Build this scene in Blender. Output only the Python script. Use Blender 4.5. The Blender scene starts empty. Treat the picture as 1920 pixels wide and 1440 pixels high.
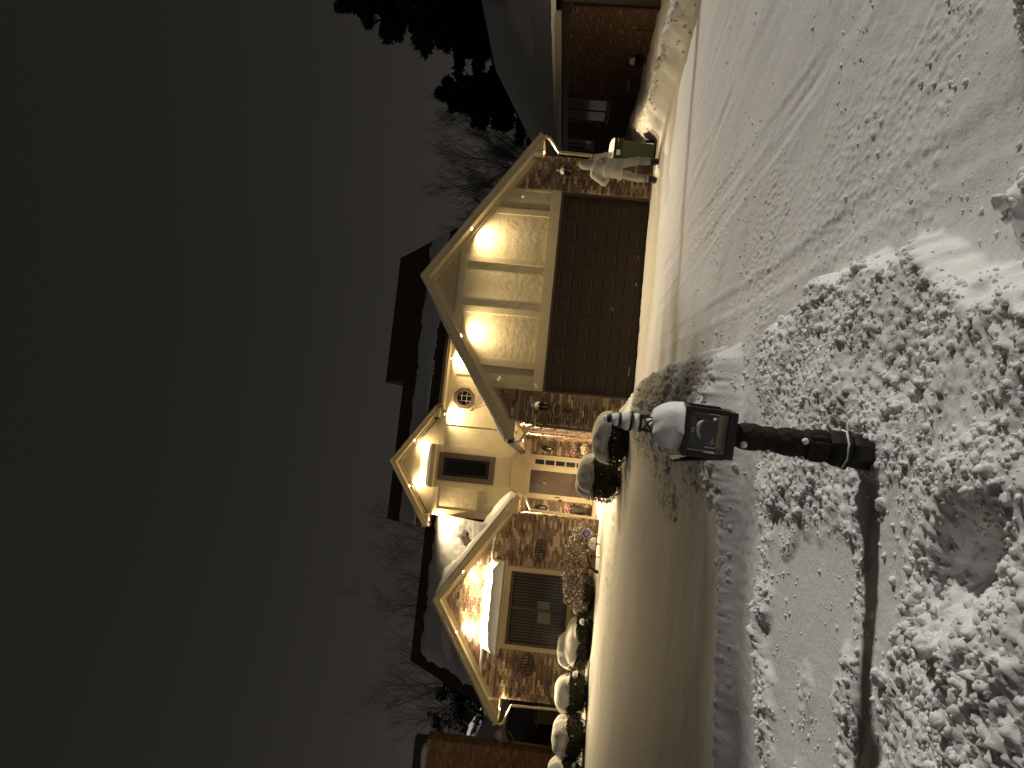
import bpy, bmesh, math, random
import numpy as np
from mathutils import Vector, Matrix

random.seed(7)
rng = np.random.default_rng(11)
R = math.radians
SC = bpy.context.scene
COL = SC.collection

# ------------------------------------------------------------------ camera
CAM_H, PITCH, ROLL = 1.69, R(3.7), R(5.4)
fw = Vector((0, math.cos(PITCH), math.sin(PITCH)))
up0 = Vector((0, -math.sin(PITCH), math.cos(PITCH)))
rt0 = Vector((1, 0, 0))
i_right = rt0 * math.cos(ROLL) + up0 * math.sin(ROLL)
i_down = rt0 * math.sin(ROLL) - up0 * math.cos(ROLL)
cam_d = bpy.data.cameras.new('camera')
cam = bpy.data.objects.new('camera', cam_d)
COL.objects.link(cam)
# the phone was held sideways: picture right = downwards, picture up = to the right
cam.matrix_world = Matrix((
    (i_down.x, i_right.x, -fw.x, 0),
    (i_down.y, i_right.y, -fw.y, 0),
    (i_down.z, i_right.z, -fw.z, CAM_H),
    (0, 0, 0, 1)))
cam_d.sensor_width = 36
cam_d.lens = 36 * 1442 / 1920
cam_d.clip_start = 0.05
cam_d.clip_end = 2000
SC.camera = cam

# ------------------------------------------------------------------ world (overcast, light-polluted night)
W = bpy.data.worlds.new('World')
SC.world = W
W.use_nodes = True
nt = W.node_tree
nt.nodes.clear()
wo = nt.nodes.new('ShaderNodeOutputWorld')
bg = nt.nodes.new('ShaderNodeBackground')
tc = nt.nodes.new('ShaderNodeTexCoord')
sp = nt.nodes.new('ShaderNodeSeparateXYZ')
rp = nt.nodes.new('ShaderNodeValToRGB')
nz = nt.nodes.new('ShaderNodeTexNoise')
nz.inputs['Scale'].default_value = 1.6
nz.inputs['Detail'].default_value = 2
ma = nt.nodes.new('ShaderNodeMath'); ma.operation = 'MULTIPLY_ADD'
ma.inputs[1].default_value = 0.10
e = rp.color_ramp.elements
e[0].position = 0.0; e[0].color = (0.040, 0.0352, 0.0308, 1)
e[1].position = 1.0; e[1].color = (0.0090, 0.0080, 0.0068, 1)
for p_, c_ in ((0.09, (0.0335, 0.0298, 0.0262, 1)), (0.20, (0.0240, 0.0216, 0.0190, 1)), (0.34, (0.0172, 0.0155, 0.0137, 1)), (0.52, (0.0130, 0.0116, 0.0100, 1))):
    k = e.new(p_); k.color = c_
nt.links.new(tc.outputs['Generated'], sp.inputs[0])
nt.links.new(tc.outputs['Generated'], nz.inputs['Vector'])
nt.links.new(nz.outputs['Fac'], ma.inputs[0])
nt.links.new(sp.outputs['Z'], ma.inputs[2])
sb = nt.nodes.new('ShaderNodeMath'); sb.operation = 'SUBTRACT'; sb.inputs[1].default_value = 0.05
nt.links.new(ma.outputs[0], sb.inputs[0])
nt.links.new(sb.outputs[0], rp.inputs[0])
nt.links.new(rp.outputs[0], bg.inputs[0])
bg.inputs[1].default_value = 1.15
nt.links.new(bg.outputs[0], wo.inputs[0])

# ------------------------------------------------------------------ the one distant light (low, from the right)
SUN_EL, SUN_DIR = R(27), Vector((1.0, 0.13, 0)).normalized()
sd = bpy.data.lights.new('sun', 'SUN')
sd.energy = 1.9
sd.angle = R(2.2)
sd.color = (1.0, 0.935, 0.82)
so = bpy.data.objects.new('sun', sd)
COL.objects.link(so)
sv = Vector((SUN_DIR.x * math.cos(SUN_EL), SUN_DIR.y * math.cos(SUN_EL), math.sin(SUN_EL)))
so.rotation_euler = sv.to_track_quat('Z', 'Y').to_euler()
so.location = sv * 40

SC.view_settings.view_transform = 'Standard'
SC.view_settings.look = 'None'
SC.view_settings.exposure = 0
SC.view_settings.gamma = 1
SC.render.engine = 'CYCLES'
SC.cycles.use_denoising = True
SC.cycles.max_bounces = 10
SC.cycles.diffuse_bounces = 8
SC.cycles.glossy_bounces = 2
SC.cycles.transparent_max_bounces = 8
SC.cycles.sample_clamp_indirect = 4

# ------------------------------------------------------------------ helpers
def tag(o, label=None, cat=None, group=None, kind=None):
    if label: o['label'] = label
    if cat: o['category'] = cat
    if group: o['group'] = group
    if kind: o['kind'] = kind
    return o

def empty(name, loc=(0, 0, 0), rz=0.0):
    o = bpy.data.objects.new(name, None)
    COL.objects.link(o)
    o.location = loc
    o.rotation_euler = (0, 0, rz)
    o.empty_display_size = 0.2
    return o

def link(name, me, mat, parent=None):
    o = bpy.data.objects.new(name, me)
    COL.objects.link(o)
    if mat is not None and len(me.materials) == 0:
        me.materials.append(mat)
    if parent is not None:
        o.parent = parent
    return o

def np_mesh(name, V, F, mat, parent=None, smooth=True):
    V = np.asarray(V, dtype=np.float32)
    F = np.asarray(F, dtype=np.int32)
    me = bpy.data.meshes.new(name)
    n, k = F.shape
    me.vertices.add(len(V)); me.vertices.foreach_set('co', V.ravel())
    me.loops.add(n * k); me.loops.foreach_set('vertex_index', F.ravel())
    me.polygons.add(n)
    me.polygons.foreach_set('loop_start', np.arange(0, n * k, k, dtype=np.int32))
    me.polygons.foreach_set('loop_total', np.full(n, k, dtype=np.int32))
    me.update(calc_edges=True)
    me.validate()
    if smooth:
        me.polygons.foreach_set('use_smooth', np.ones(len(me.polygons), dtype=bool))
    return link(name, me, mat, parent)

class MB:
    """collects shapes into one mesh"""
    def __init__(s):
        s.v = []; s.f = []
    def add(s, v, f):
        b = len(s.v)
        s.v += [tuple(p) for p in v]
        s.f += [tuple(i + b for i in q) for q in f]
        return s
    def box(s, x0, x1, y0, y1, z0, z1):
        return s.add([(x0, y0, z0), (x1, y0, z0), (x1, y1, z0), (x0, y1, z0), (x0, y0, z1), (x1, y0, z1), (x1, y1, z1), (x0, y1, z1)],
                     [(0, 3, 2, 1), (4, 5, 6, 7), (0, 1, 5, 4), (1, 2, 6, 5), (2, 3, 7, 6), (3, 0, 4, 7)])
    def xz(s, poly, y0, y1):
        n = len(poly)
        v = [(x, y0, z) for x, z in poly] + [(x, y1, z) for x, z in poly]
        f = [tuple(range(n)), tuple(range(2 * n - 1, n - 1, -1))]
        f += [(i + n, (i + 1) % n + n, (i + 1) % n, i) for i in range(n)]
        return s.add(v, f)
    def yz(s, poly, x0, x1):
        n = len(poly)
        v = [(x0, y, z) for y, z in poly] + [(x1, y, z) for y, z in poly]
        f = [tuple(range(n - 1, -1, -1)), tuple(range(n, 2 * n))]
        f += [(i, (i + 1) % n, (i + 1) % n + n, i + n) for i in range(n)]
        return s.add(v, f)
    def slab(s, a, b, c, d, t):
        a, b, c, d = map(Vector, (a, b, c, d))
        nrm = (b - a).cross(d - a).normalized() * t
        v = [a, b, c, d, a - nrm, b - nrm, c - nrm, d - nrm]
        return s.add(v, [(0, 1, 2, 3), (7, 6, 5, 4), (0, 4, 5, 1), (1, 5, 6, 2), (2, 6, 7, 3), (3, 7, 4, 0)])
    def tube(s, pts, rad, n=6, cap=True):
        pts = [Vector(p) for p in pts]
        if not hasattr(rad, '__len__'): rad = [rad] * len(pts)
        vs = []
        pu = None
        for i, p in enumerate(pts):
            t = (pts[min(i + 1, len(pts) - 1)] - pts[max(i - 1, 0)])
            t = t.normalized() if t.length > 1e-9 else Vector((0, 0, 1))
            if pu is None:
                pu = t.orthogonal().normalized()
            pu = (pu - t * pu.dot(t)); pu = pu.normalized() if pu.length > 1e-6 else t.orthogonal().normalized()
            w = t.cross(pu)
            for k in range(n):
                a = 2 * math.pi * k / n
                vs.append(p + (pu * math.cos(a) + w * math.sin(a)) * rad[i])
        f = []
        for i in range(len(pts) - 1):
            for k in range(n):
                k2 = (k + 1) % n
                f.append((i * n + k, i * n + k2, (i + 1) * n + k2, (i + 1) * n + k))
        if cap:
            f.append(tuple(range(n - 1, -1, -1)))
            f.append(tuple(range((len(pts) - 1) * n, len(pts) * n)))
        return s.add(vs, f)
    def lathe(s, prof, n=16, c=(0, 0, 0), fn=None, rot=0.0):
        vs = []
        for r, z in prof:
            for k in range(n):
                a = 2 * math.pi * k / n + rot
                rr = r if fn is None else r * fn(a, z)
                vs.append((c[0] + rr * math.cos(a), c[1] + rr * math.sin(a), c[2] + z))
        f = []
        for i in range(len(prof) - 1):
            for k in range(n):
                k2 = (k + 1) % n
                f.append((i * n + k, i * n + k2, (i + 1) * n + k2, (i + 1) * n + k))
        f.append(tuple(range(n - 1, -1, -1)))
        f.append(tuple(range((len(prof) - 1) * n, len(prof) * n)))
        return s.add(vs, f)
    def ball(s, c, r, n=10, m=7, sz=1.0):
        prof = [(max(1e-4, r * math.sin(math.pi * i / m)), -r * sz * math.cos(math.pi * i / m)) for i in range(m + 1)]
        return s.lathe(prof, n, c)
    def build(s, name, mat, parent=None, smooth=False, bevel=0.0):
        me = bpy.data.meshes.new(name)
        me.from_pydata(s.v, [], s.f)
        me.update()
        if smooth:
            me.polygons.foreach_set('use_smooth', [True] * len(me.polygons))
        o = link(name, me, mat, parent)
        if bevel:
            b = o.modifiers.new('bevel', 'BEVEL'); b.width = bevel; b.segments = 2; b.limit_method = 'ANGLE'
        return o

def pbox(name, mat, parent, *a, bevel=0.0):
    return MB().box(*a).build(name, mat, parent, bevel=bevel)

def copy_tree(o, parent=None):
    c = o.copy(); COL.objects.link(c)
    c.parent = parent
    for ch in list(o.children):
        copy_tree(ch, c)
    return c

# gradient noise
_perm = np.random.default_rng(5).permutation(512)
_perm = np.concatenate([_perm, _perm, _perm])
_g2 = np.stack([np.cos(np.arange(512) * 2.399963), np.sin(np.arange(512) * 2.399963)], 1)
_g3 = np.random.default_rng(6).normal(size=(512, 3)); _g3 /= np.linalg.norm(_g3, axis=1, keepdims=True)
def n2(x, y, seed=0):
    x = np.asarray(x, float) + seed * 17.31; y = np.asarray(y, float) - seed * 9.73
    xi = np.floor(x).astype(int); yi = np.floor(y).astype(int)
    fx = x - xi; fy = y - yi
    u = fx * fx * fx * (fx * (fx * 6 - 15) + 10); v = fy * fy * fy * (fy * (fy * 6 - 15) + 10)
    def g(a, b, dx, dy):
        h = _perm[(_perm[a & 511] + b) & 511]
        return _g2[h, 0] * dx + _g2[h, 1] * dy
    a = g(xi, yi, fx, fy); b = g(xi + 1, yi, fx - 1, fy)
    c = g(xi, yi + 1, fx, fy - 1); d = g(xi + 1, yi + 1, fx - 1, fy - 1)
    return (a + (b - a) * u + ((c + (d - c) * u) - (a + (b - a) * u)) * v) * 1.5
def n3(P, seed=0):
    P = np.asarray(P, float) + seed * 13.7
    I = np.floor(P).astype(int); Fr = P - I
    U = Fr * Fr * (3 - 2 * Fr)
    out = 0
    for dx in (0, 1):
        for dy in (0, 1):
            for dz in (0, 1):
                h = _perm[(_perm[(_perm[(I[..., 0] + dx) & 511] + I[..., 1] + dy) & 511] + I[..., 2] + dz) & 511]
                g = _g3[h]
                d = g[..., 0] * (Fr[..., 0] - dx) + g[..., 1] * (Fr[..., 1] - dy) + g[..., 2] * (Fr[..., 2] - dz)
                w = (U[..., 0] if dx else 1 - U[..., 0]) * (U[..., 1] if dy else 1 - U[..., 1]) * (U[..., 2] if dz else 1 - U[..., 2])
                out = out + d * w
    return out * 1.5
def fbm(x, y, f, o=3, seed=0):
    s = 0; a = 1; t = 0
    for i in range(o):
        s = s + a * n2(x * f, y * f, seed + i); t += a; a *= 0.5; f *= 2.03
    return s / t
def sm(t):
    t = np.clip(t, 0, 1)
    return t * t * (3 - 2 * t)

# ------------------------------------------------------------------ materials
def material(name, col, rough=0.6, metal=0.0, spec=0.5, var=None, bump=None, coat=0.0, sss=0.0, ramp=None, coords='Object'):
    m = bpy.data.materials.new(name)
    m.use_nodes = True
    t = m.node_tree
    b = t.nodes['Principled BSDF']
    b.inputs['Base Color'].default_value = (*col, 1)
    b.inputs['Roughness'].default_value = rough
    b.inputs['Metallic'].default_value = metal
    b.inputs['Specular IOR Level'].default_value = spec
    if coat: b.inputs['Coat Weight'].default_value = coat
    if sss:
        b.inputs['Subsurface Weight'].default_value = sss
        b.inputs['Subsurface Radius'].default_value = (0.03, 0.025, 0.02)
        b.inputs['Subsurface Scale'].default_value = 0.5
    c = t.nodes.new('ShaderNodeTexCoord')
    if var:                                    # (scale, other colour, [detail])
        n = t.nodes.new('ShaderNodeTexNoise')
        n.inputs['Scale'].default_value = var[0]; n.inputs['Detail'].default_value = 5; n.inputs['Roughness'].default_value = 0.62
        r = t.nodes.new('ShaderNodeValToRGB')
        r.color_ramp.elements[0].position = 0.36; r.color_ramp.elements[0].color = (*col, 1)
        r.color_ramp.elements[1].position = 0.66; r.color_ramp.elements[1].color = (*var[1], 1)
        t.links.new(c.outputs[coords], n.inputs['Vector'])
        t.links.new(n.outputs['Fac'], r.inputs[0])
        t.links.new(r.outputs[0], b.inputs['Base Color'])
    if bump:
        last = None
        for sc_, st_, ds_ in bump:
            n = t.nodes.new('ShaderNodeTexNoise')
            n.inputs['Scale'].default_value = sc_; n.inputs['Detail'].default_value = 4
            u = t.nodes.new('ShaderNodeBump')
            u.inputs['Strength'].default_value = st_; u.inputs['Distance'].default_value = ds_
            t.links.new(c.outputs[coords], n.inputs['Vector'])
            t.links.new(n.outputs['Fac'], u.inputs['Height'])
            if last is not None: t.links.new(last.outputs[0], u.inputs['Normal'])
            last = u
        t.links.new(last.outputs[0], b.inputs['Normal'])
    return m

def brick_material(name, single, tint=1.0, red=0.0):
    m = material(name, (0.2, 0.1, 0.06), 0.85, spec=0.2, bump=[(90, 0.5, 0.004)])
    t = m.node_tree; b = t.nodes['Principled BSDF']
    if single:
        src = t.nodes.new('ShaderNodeObjectInfo').outputs['Random']
    else:
        src = t.nodes.new('ShaderNodeNewGeometry').outputs['Random Per Island']
    r = t.nodes.new('ShaderNodeValToRGB'); r.color_ramp.interpolation = 'CONSTANT'
    if red > 1.5:
        cols = [(0, (0.24, 0.13, 0.06)), (0.3, (0.29, 0.16, 0.075)), (0.55, (0.20, 0.105, 0.05)), (0.78, (0.33, 0.19, 0.095)), (0.93, (0.38, 0.25, 0.15))]
    elif red:
        cols = [(0, (0.17, 0.085, 0.045)), (0.3, (0.21, 0.108, 0.058)), (0.55, (0.14, 0.07, 0.038)), (0.78, (0.26, 0.145, 0.08)), (0.93, (0.36, 0.24, 0.15))]
    else:
        cols = [(0, (0.20, 0.122, 0.075)), (0.2, (0.27, 0.175, 0.112)), (0.36, (0.14, 0.085, 0.054)), (0.5, (0.235, 0.147, 0.092)), (0.60, (0.52, 0.40, 0.27)), (0.78, (0.42, 0.30, 0.19)), (0.90, (0.105, 0.055, 0.033))]
    for i, (p, cc) in enumerate(cols):
        cc = tuple(x * tint for x in cc) + (1,)
        if i < 2:
            r.color_ramp.elements[i].position = p; r.color_ramp.elements[i].color = cc
        else:
            k = r.color_ramp.elements.new(p); k.color = cc
    t.links.new(src, r.inputs[0])
    n = t.nodes.new('ShaderNodeTexNoise'); n.inputs['Scale'].default_value = 14; n.inputs['Detail'].default_value = 4
    c = t.nodes.new('ShaderNodeTexCoord'); t.links.new(c.outputs['Object'], n.inputs['Vector'])
    mx = t.nodes.new('ShaderNodeMixRGB'); mx.blend_type = 'MULTIPLY'; mx.inputs[0].default_value = 0.55
    t.links.new(r.outputs[0], mx.inputs[1]); t.links.new(n.outputs['Fac'], mx.inputs[2])
    gm = t.nodes.new('ShaderNodeBrightContrast'); gm.inputs['Bright'].default_value = 0.03
    t.links.new(mx.outputs[0], gm.inputs[0]); t.links.new(gm.outputs[0], b.inputs['Base Color'])
    return m

def glass_material(name, tint=(1, 1, 1), refl=1.0):
    m = bpy.data.materials.new(name); m.use_nodes = True
    t = m.node_tree; t.nodes.clear()
    o = t.nodes.new('ShaderNodeOutputMaterial'); mx = t.nodes.new('ShaderNodeMixShader')
    fr = t.nodes.new('ShaderNodeFresnel'); fr.inputs[0].default_value = 1.5
    tr = t.nodes.new('ShaderNodeBsdfTransparent'); tr.inputs[0].default_value = (*tint, 1)
    gl = t.nodes.new('ShaderNodeBsdfGlossy'); gl.inputs['Roughness'].default_value = 0.06; gl.inputs[0].default_value = (0.6, 0.6, 0.6, 1)
    t.links.new(fr.outputs[0], mx.inputs[0]); t.links.new(tr.outputs[0], mx.inputs[1]); t.links.new(gl.outputs[0], mx.inputs[2])
    t.links.new(mx.outputs[0], o.inputs[0])
    return m

def emission(name, col, s):
    m = bpy.data.materials.new(name); m.use_nodes = True
    t = m.node_tree; t.nodes.clear()
    o = t.nodes.new('ShaderNodeOutputMaterial'); em = t.nodes.new('ShaderNodeEmission')
    em.inputs[0].default_value = (*col, 1); em.inputs[1].default_value = s
    t.links.new(em.outputs[0], o.inputs[0])
    return m

M = {}
M['snow_ground'] = material('snow_ground', (0.88, 0.885, 0.895), 0.7, spec=0.2, sss=0.6, var=(0.9, (0.92, 0.925, 0.93)), bump=[(55, 0.35, 0.012), (14, 0.25, 0.02)])
M['snow'] = material('snow', (0.86, 0.865, 0.87), 0.7, spec=0.25, bump=[(38, 0.25, 0.01)])
M['snow_chunk'] = material('snow_chunk', (0.92, 0.922, 0.93), 0.75, spec=0.15, sss=0.6, bump=[(70, 0.6, 0.012), (24, 0.4, 0.02)])
M['stucco'] = material('stucco', (0.40, 0.345, 0.235), 0.85, spec=0.2, var=(2.5, (0.44, 0.385, 0.265)), bump=[(7, 0.46, 0.03), (26, 0.32, 0.012)])
M['trim'] = material('trim', (0.45, 0.385, 0.26), 0.6, spec=0.3, var=(6, (0.41, 0.35, 0.235)), bump=[(30, 0.15, 0.004)])
M['siding'] = material('siding', (0.42, 0.36, 0.245), 0.6, spec=0.3, var=(5, (0.385, 0.33, 0.22)))
M['mortar'] = material('mortar', (0.26, 0.20, 0.14), 0.95, spec=0.1, var=(8, (0.33, 0.26, 0.18)))
M['brick_one'] = brick_material('brick_one', True)
M['brick_many'] = brick_material('brick_many', False)
M['brick_red'] = brick_material('brick_red', False, 1.0, 1.0)
M['brick_brightened'] = brick_material('brick_brightened', False, 2.0, 2.0)  # colour raised in place of light falling on the chimney
M['shingle'] = material('shingle', (0.085, 0.060, 0.044), 0.95, spec=0.1, var=(9, (0.15, 0.11, 0.08)), bump=[(25, 0.6, 0.02)])
M['brown_door'] = material('brown_door', (0.044, 0.027, 0.016), 0.5, spec=0.3, var=(4, (0.036, 0.023, 0.014)), bump=[(60, 0.1, 0.002)])
M['brown_frame'] = material('brown_frame', (0.085, 0.060, 0.042), 0.5, var=(6, (0.07, 0.05, 0.036)))
M['entry_door'] = material('entry_door', (0.068, 0.038, 0.022), 0.45, var=(5, (0.085, 0.048, 0.028)))
M['dark_room'] = material('dark_room', (0.012, 0.010, 0.008), 0.9, var=(3, (0.02, 0.017, 0.014)))
M['blind'] = material('blind', (0.36, 0.31, 0.22), 0.6, var=(4, (0.30, 0.26, 0.18)))
M['paper'] = material('paper', (0.62, 0.58, 0.44), 0.8, var=(5, (0.56, 0.52, 0.40)))
M['glass'] = glass_material('glass')
M['black_metal'] = material('black_metal', (0.018, 0.016, 0.014), 0.45, metal=0.3, spec=0.5, var=(20, (0.03, 0.026, 0.022)), bump=[(80, 0.2, 0.003)])
M['bronze'] = material('bronze', (0.020, 0.016, 0.011), 0.75, metal=0.1, spec=0.25, var=(25, (0.030, 0.025, 0.017)), bump=[(90, 0.3, 0.003)])
M['brass'] = material('brass', (0.55, 0.42, 0.16), 0.3, metal=1.0, var=(30, (0.45, 0.34, 0.13)))
M['white_metal'] = material('white_metal', (0.62, 0.58, 0.48), 0.45, var=(9, (0.56, 0.52, 0.43)))
M['lens'] = emission('lens', (1.0, 0.80, 0.48), 40)
M['leaf'] = material('leaf', (0.018, 0.026, 0.010), 0.55, var=(9, (0.045, 0.05, 0.02)))
M['twig'] = material('twig', (0.028, 0.019, 0.012), 0.9, var=(5, (0.045, 0.032, 0.022)))
M['bark'] = material('bark', (0.035, 0.025, 0.018), 0.95, var=(8, (0.06, 0.045, 0.032)), bump=[(30, 0.6, 0.02)])
M['dry_leaf'] = material('dry_leaf', (0.13, 0.09, 0.06), 0.8, var=(12, (0.34, 0.28, 0.21)))
M['needle'] = material('needle', (0.010, 0.012, 0.008), 0.8, var=(3, (0.020, 0.022, 0.014)))
M['green_plastic'] = material('green_plastic', (0.035, 0.055, 0.022), 0.45, var=(6, (0.045, 0.068, 0.03)))
M['black_plastic'] = material('black_plastic', (0.012, 0.012, 0.012), 0.5, var=(9, (0.02, 0.02, 0.02)))
M['sticker'] = material('sticker', (0.75, 0.73, 0.66), 0.6, var=(12, (0.68, 0.66, 0.6)))
M['blue'] = material('blue', (0.035, 0.065, 0.48), 0.5, var=(15, (0.05, 0.085, 0.55)))
M['petal'] = material('petal', (0.45, 0.16, 0.20), 0.7, var=(18, (0.62, 0.48, 0.42)))
M['petal_white'] = material('petal_white', (0.72, 0.66, 0.5), 0.7, var=(18, (0.55, 0.5, 0.3)))
M['urn'] = material('urn', (0.05, 0.042, 0.032), 0.6, var=(10, (0.075, 0.06, 0.045)))
M['step'] = material('step', (0.50, 0.11, 0.045), 0.7, var=(7, (0.56, 0.14, 0.06)), bump=[(40, 0.3, 0.006)])
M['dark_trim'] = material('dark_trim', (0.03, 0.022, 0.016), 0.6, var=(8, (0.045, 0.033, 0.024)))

# house frame
PSI = R(6.7)
HO = Vector((-0.117, 18.0, 0))
HX = Vector((math.cos(PSI), math.sin(PSI), 0)); HY = Vector((-math.sin(PSI), math.cos(PSI), 0))
def hw(x, y, z=0.0):
    return HO + HX * x + HY * y + Vector((0, 0, z))

# ------------------------------------------------------------------ ground (one sheet of snow)
def edge_x(Y):      # left edge of the ploughed drive
    return np.interp(Y, [2.4, 3.1, 3.5, 4.0, 4.8, 5.4, 6.0, 6.8, 7.6, 9, 10.3, 12, 14.2, 16, 18.2, 20], [0.5, 0.66, 0.82, 0.92, 0.94, 0.80, 0.70, 0.62, 0.60, 0.60, 0.58, 0.50, 0.38, 0.12, -0.25, -0.4])
def bank_x(Y):      # foot of the bank along the neighbour's side
    return np.interp(Y, [6, 9, 11, 13.85, 16.2, 17.8, 19, 21, 24], [10.5, 8.6, 7.7, 6.6, 6.05, 5.92, 6.15, 6.9, 8.0])
def y_near(X): return 5.95 + 0.37 * X
def y_far(X): return 7.22 + 0.34 * X
def smooth_patch(X, Y):
    w = 0.20 * n2(X * 2.1, Y * 2.1, 31) + 0.12 * n2(X * 6, Y * 6, 32)
    a = sm((-0.45 - X + w) / 0.25) * sm((Y - 3.75 + 0.5 * w) / 0.2) * sm((y_near(X) - 0.22 - Y + 0.8 * w) / 0.25)
    a = a * (1 - 0.45 * sm((n2(X * 1.6, Y * 1.6, 36) - 0.22) / 0.2))
    b = np.exp(-(((X + 0.72) / 0.50) ** 4) - (((Y - 3.52 + 0.3 * w) / 0.20) ** 4))
    c = sm((-0.22 - X) / 0.1) * np.exp(-(((Y - 3.70 - 0.125 * (X + 0.16)) / 0.10) ** 4))      # strip levelled so the lamp post's shadow falls straight
    return np.clip(np.maximum(np.maximum(a, b), 0.93 * c), 0, 1)
def masks(X, Y):
    left = sm((edge_x(Y) + 0.07 * n2(X * 3, Y * 3, 3) + 0.03 * n2(X * 11, Y * 11, 4) - X) / 0.16)
    yn, yf = y_near(X), y_far(X)
    jag = 0.06 * n2(X * 0.9, Y * 0.9, 8) + 0.012 * n2(X * 4, Y * 4, 9) + 0.010 * n2(X * 19, Y * 19, 10)
    near = sm((yn + jag - Y) / 0.10)
    far = sm((Y - yf - 1.0 * jag) / 0.17)
    return left, near, far
def height(X, Y):
    X = np.asarray(X, float); Y = np.asarray(Y, float)
    left, near, far = masks(X, Y)
    sp_ = smooth_patch(X, Y)
    # near bank
    wx = X + 0.03 * n2(X * 9, Y * 9, 16); wy = Y + 0.03 * n2(X * 9, Y * 9, 17)
    ch = (np.abs(n2(wx * 6, wy * 6, 11)) * 0.40 + 0.65 * np.abs(n2(wx * 13, wy * 13, 12)) + 0.72 * np.abs(n2(wx * 26, wy * 26, 13)) + 0.30 * np.abs(n2(X * 50, Y * 50, 14)))
    big = fbm(X, Y, 1.5, 2, 15)
    amp = (0.046 + 0.008 * sm((3.5 - Y) / 0.6)) * (1 - sp_) * (0.75 + 0.6 * n2(X * 1.3, Y * 1.3, 18)) + 0.003
    hn = 0.16 + 0.06 * big * (1 - 0.85 * sp_) + amp * ch
    hn = hn + 0.030 * sp_
    hn = hn + 0.10 * sm((3.5 - Y) / 0.9) + 0.05 * sm((edge_x(Y) - X) / 0.5) * (1 - sp_) * sm((Y - 3.2) / 1)
    hn = hn - 0.20 * np.exp(-(((X + 0.52 + 0.5 * (Y - 2.85)) / 0.17) ** 2) - ((Y - 2.80) / 0.26) ** 2)
    hn = hn + 0.10 * np.exp(-(((X + 0.18) / 0.16) ** 2) - ((Y - 2.72) / 0.3) ** 2)
    # lawn
    mound = np.exp(-(((edge_x(Y) - X - 0.75) / 0.62) ** 2)) * sm((Y - 6.9) / 0.5) * sm((16.2 - Y) / 3)
    rough_l = np.clip(mound * 1.3, 0, 1) + 0.75 * sm((n2(X * 0.9, Y * 0.55, 21) - 0.1) / 0.25) * sm((X + 2.1) / 0.9) * sm((12.5 - Y) / 3)
    path = np.exp(-(((Y - 17.7 - 0.25 * (X + 2)) / 1.4) ** 2)) * sm((X + 7.5) / 2)
    rough_l = np.clip(rough_l + 0.9 * path * sm((n2(X * 1.3, Y * 1.3, 22) + 0.25) / 0.3), 0, 1)
    lawn = 0.155 + 0.0115 * np.clip(Y - 7, 0, 14) + 0.025 * fbm(X, Y, 0.45, 2, 23) + 0.17 * mound + 0.004 * n2(X * 2, Y * 9, 25)
    lawn = lawn + rough_l * 0.085 * (np.abs(n2(X * 5, Y * 5, 26)) + 0.6 * np.abs(n2(X * 12, Y * 12, 27)) + 0.3 * n2(X * 27, Y * 27, 28) - 0.3)
    edge_band = np.exp(-(((Y - y_far(X) - 0.16) / 0.16) ** 2))
    lawn = lawn + edge_band * 0.028 * (np.abs(n2(X * 9, Y * 9, 29)) + 0.7 * np.abs(n2(X * 21, Y * 21, 30)))
    walk = 0.02 + 0.006 * n2(X * 12, Y * 12, 33) + 0.012 * n2(X * 2, Y * 2, 34)
    hl = walk + (hn - walk) * near
    hl = hl + (lawn - hl) * far
    # drive
    t = X * 0.9 + Y * 0.44; s_ = -X * 0.44 + Y * 0.9
    t = t + 0.5 * n2(X * 0.35, Y * 0.35, 39) + 0.12 * n2(X * 1.1, Y * 1.1, 40)
    streak = n2(t * 1.4, s_ * 0.25, 41) * 0.016 + n2(t * 5, s_ * 0.5, 42) * 0.0028 + n2(X * 9, Y * 9, 43) * 0.003 + n2(X * 24, Y * 24, 38) * 0.0016
    streak = streak * (0.30 + 0.70 * sm((14 - Y) / 7))
    cross = n2(X * 3 + Y * 1, Y * 0.7, 47) * 0.004
    crumb = sm((n2(X * 0.7, Y * 0.7, 44) + 0.25 + 0.3 * n2(t * 2.2, s_ * 0.4, 37)) / 0.4) * (np.clip(n2(X * 22, Y * 22, 45), 0, 1) ** 1.5 * 0.020 + np.clip(n2(X * 46, Y * 46, 46), 0, 1) * 0.009)
    drive = streak + cross + crumb * sm((17 - Y) / 8) + 0.02 * fbm(X, Y, 0.4, 2, 48)
    for (a_, b_, c_) in ((1.6, 0.03, 0.004), (3.1, 0.03, 0.004), (2.0, 0.10, 0.013), (3.5, 0.10, 0.013), (1.0, -0.01, 0.002), (2.45, -0.01, 0.002)):
        q_ = np.clip(17.5 - Y, 0, 20)
        dd_ = np.abs(X - a_ - b_ * q_ - c_ * q_ * q_ - 0.05 * n2(Y * 0.5, Y * 0, 57))
        tr = np.clip(1 - dd_ / 0.12, 0, 1)
        fade = 0.35 + 0.65 * sm(n2(X * 0.4, Y * 0.4, 58) * 2 + 0.5)
        drive = drive + fade * (-0.006 * sm(tr * 2) + 0.0045 * np.exp(-(((dd_ - 0.15) / 0.04) ** 2)) + 0.002 * tr * n2(X * 30, Y * 14, 56))
    # bank across the foot of the drive, close to the camera
    pile = np.exp(-(((X - 1.66) / 0.30) ** 2) - ((Y - 2.95) / 0.17) ** 2) * 0.13 + np.exp(-(((X - 0.84) / 0.14) ** 2) - ((Y - 2.90) / 0.13) ** 2) * 0.16 + np.exp(-(((X - 1.30) / 0.10) ** 2) - ((Y - 2.74) / 0.10) ** 2) * 0.10
    drive = drive + pile * (0.85 + 0.20 * ch)
    # neighbour-side bank
    bx = bank_x(Y) + 0.10 * n2(Y * 2.2, Y * 0, 52)
    tb = (X - bx)
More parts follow.
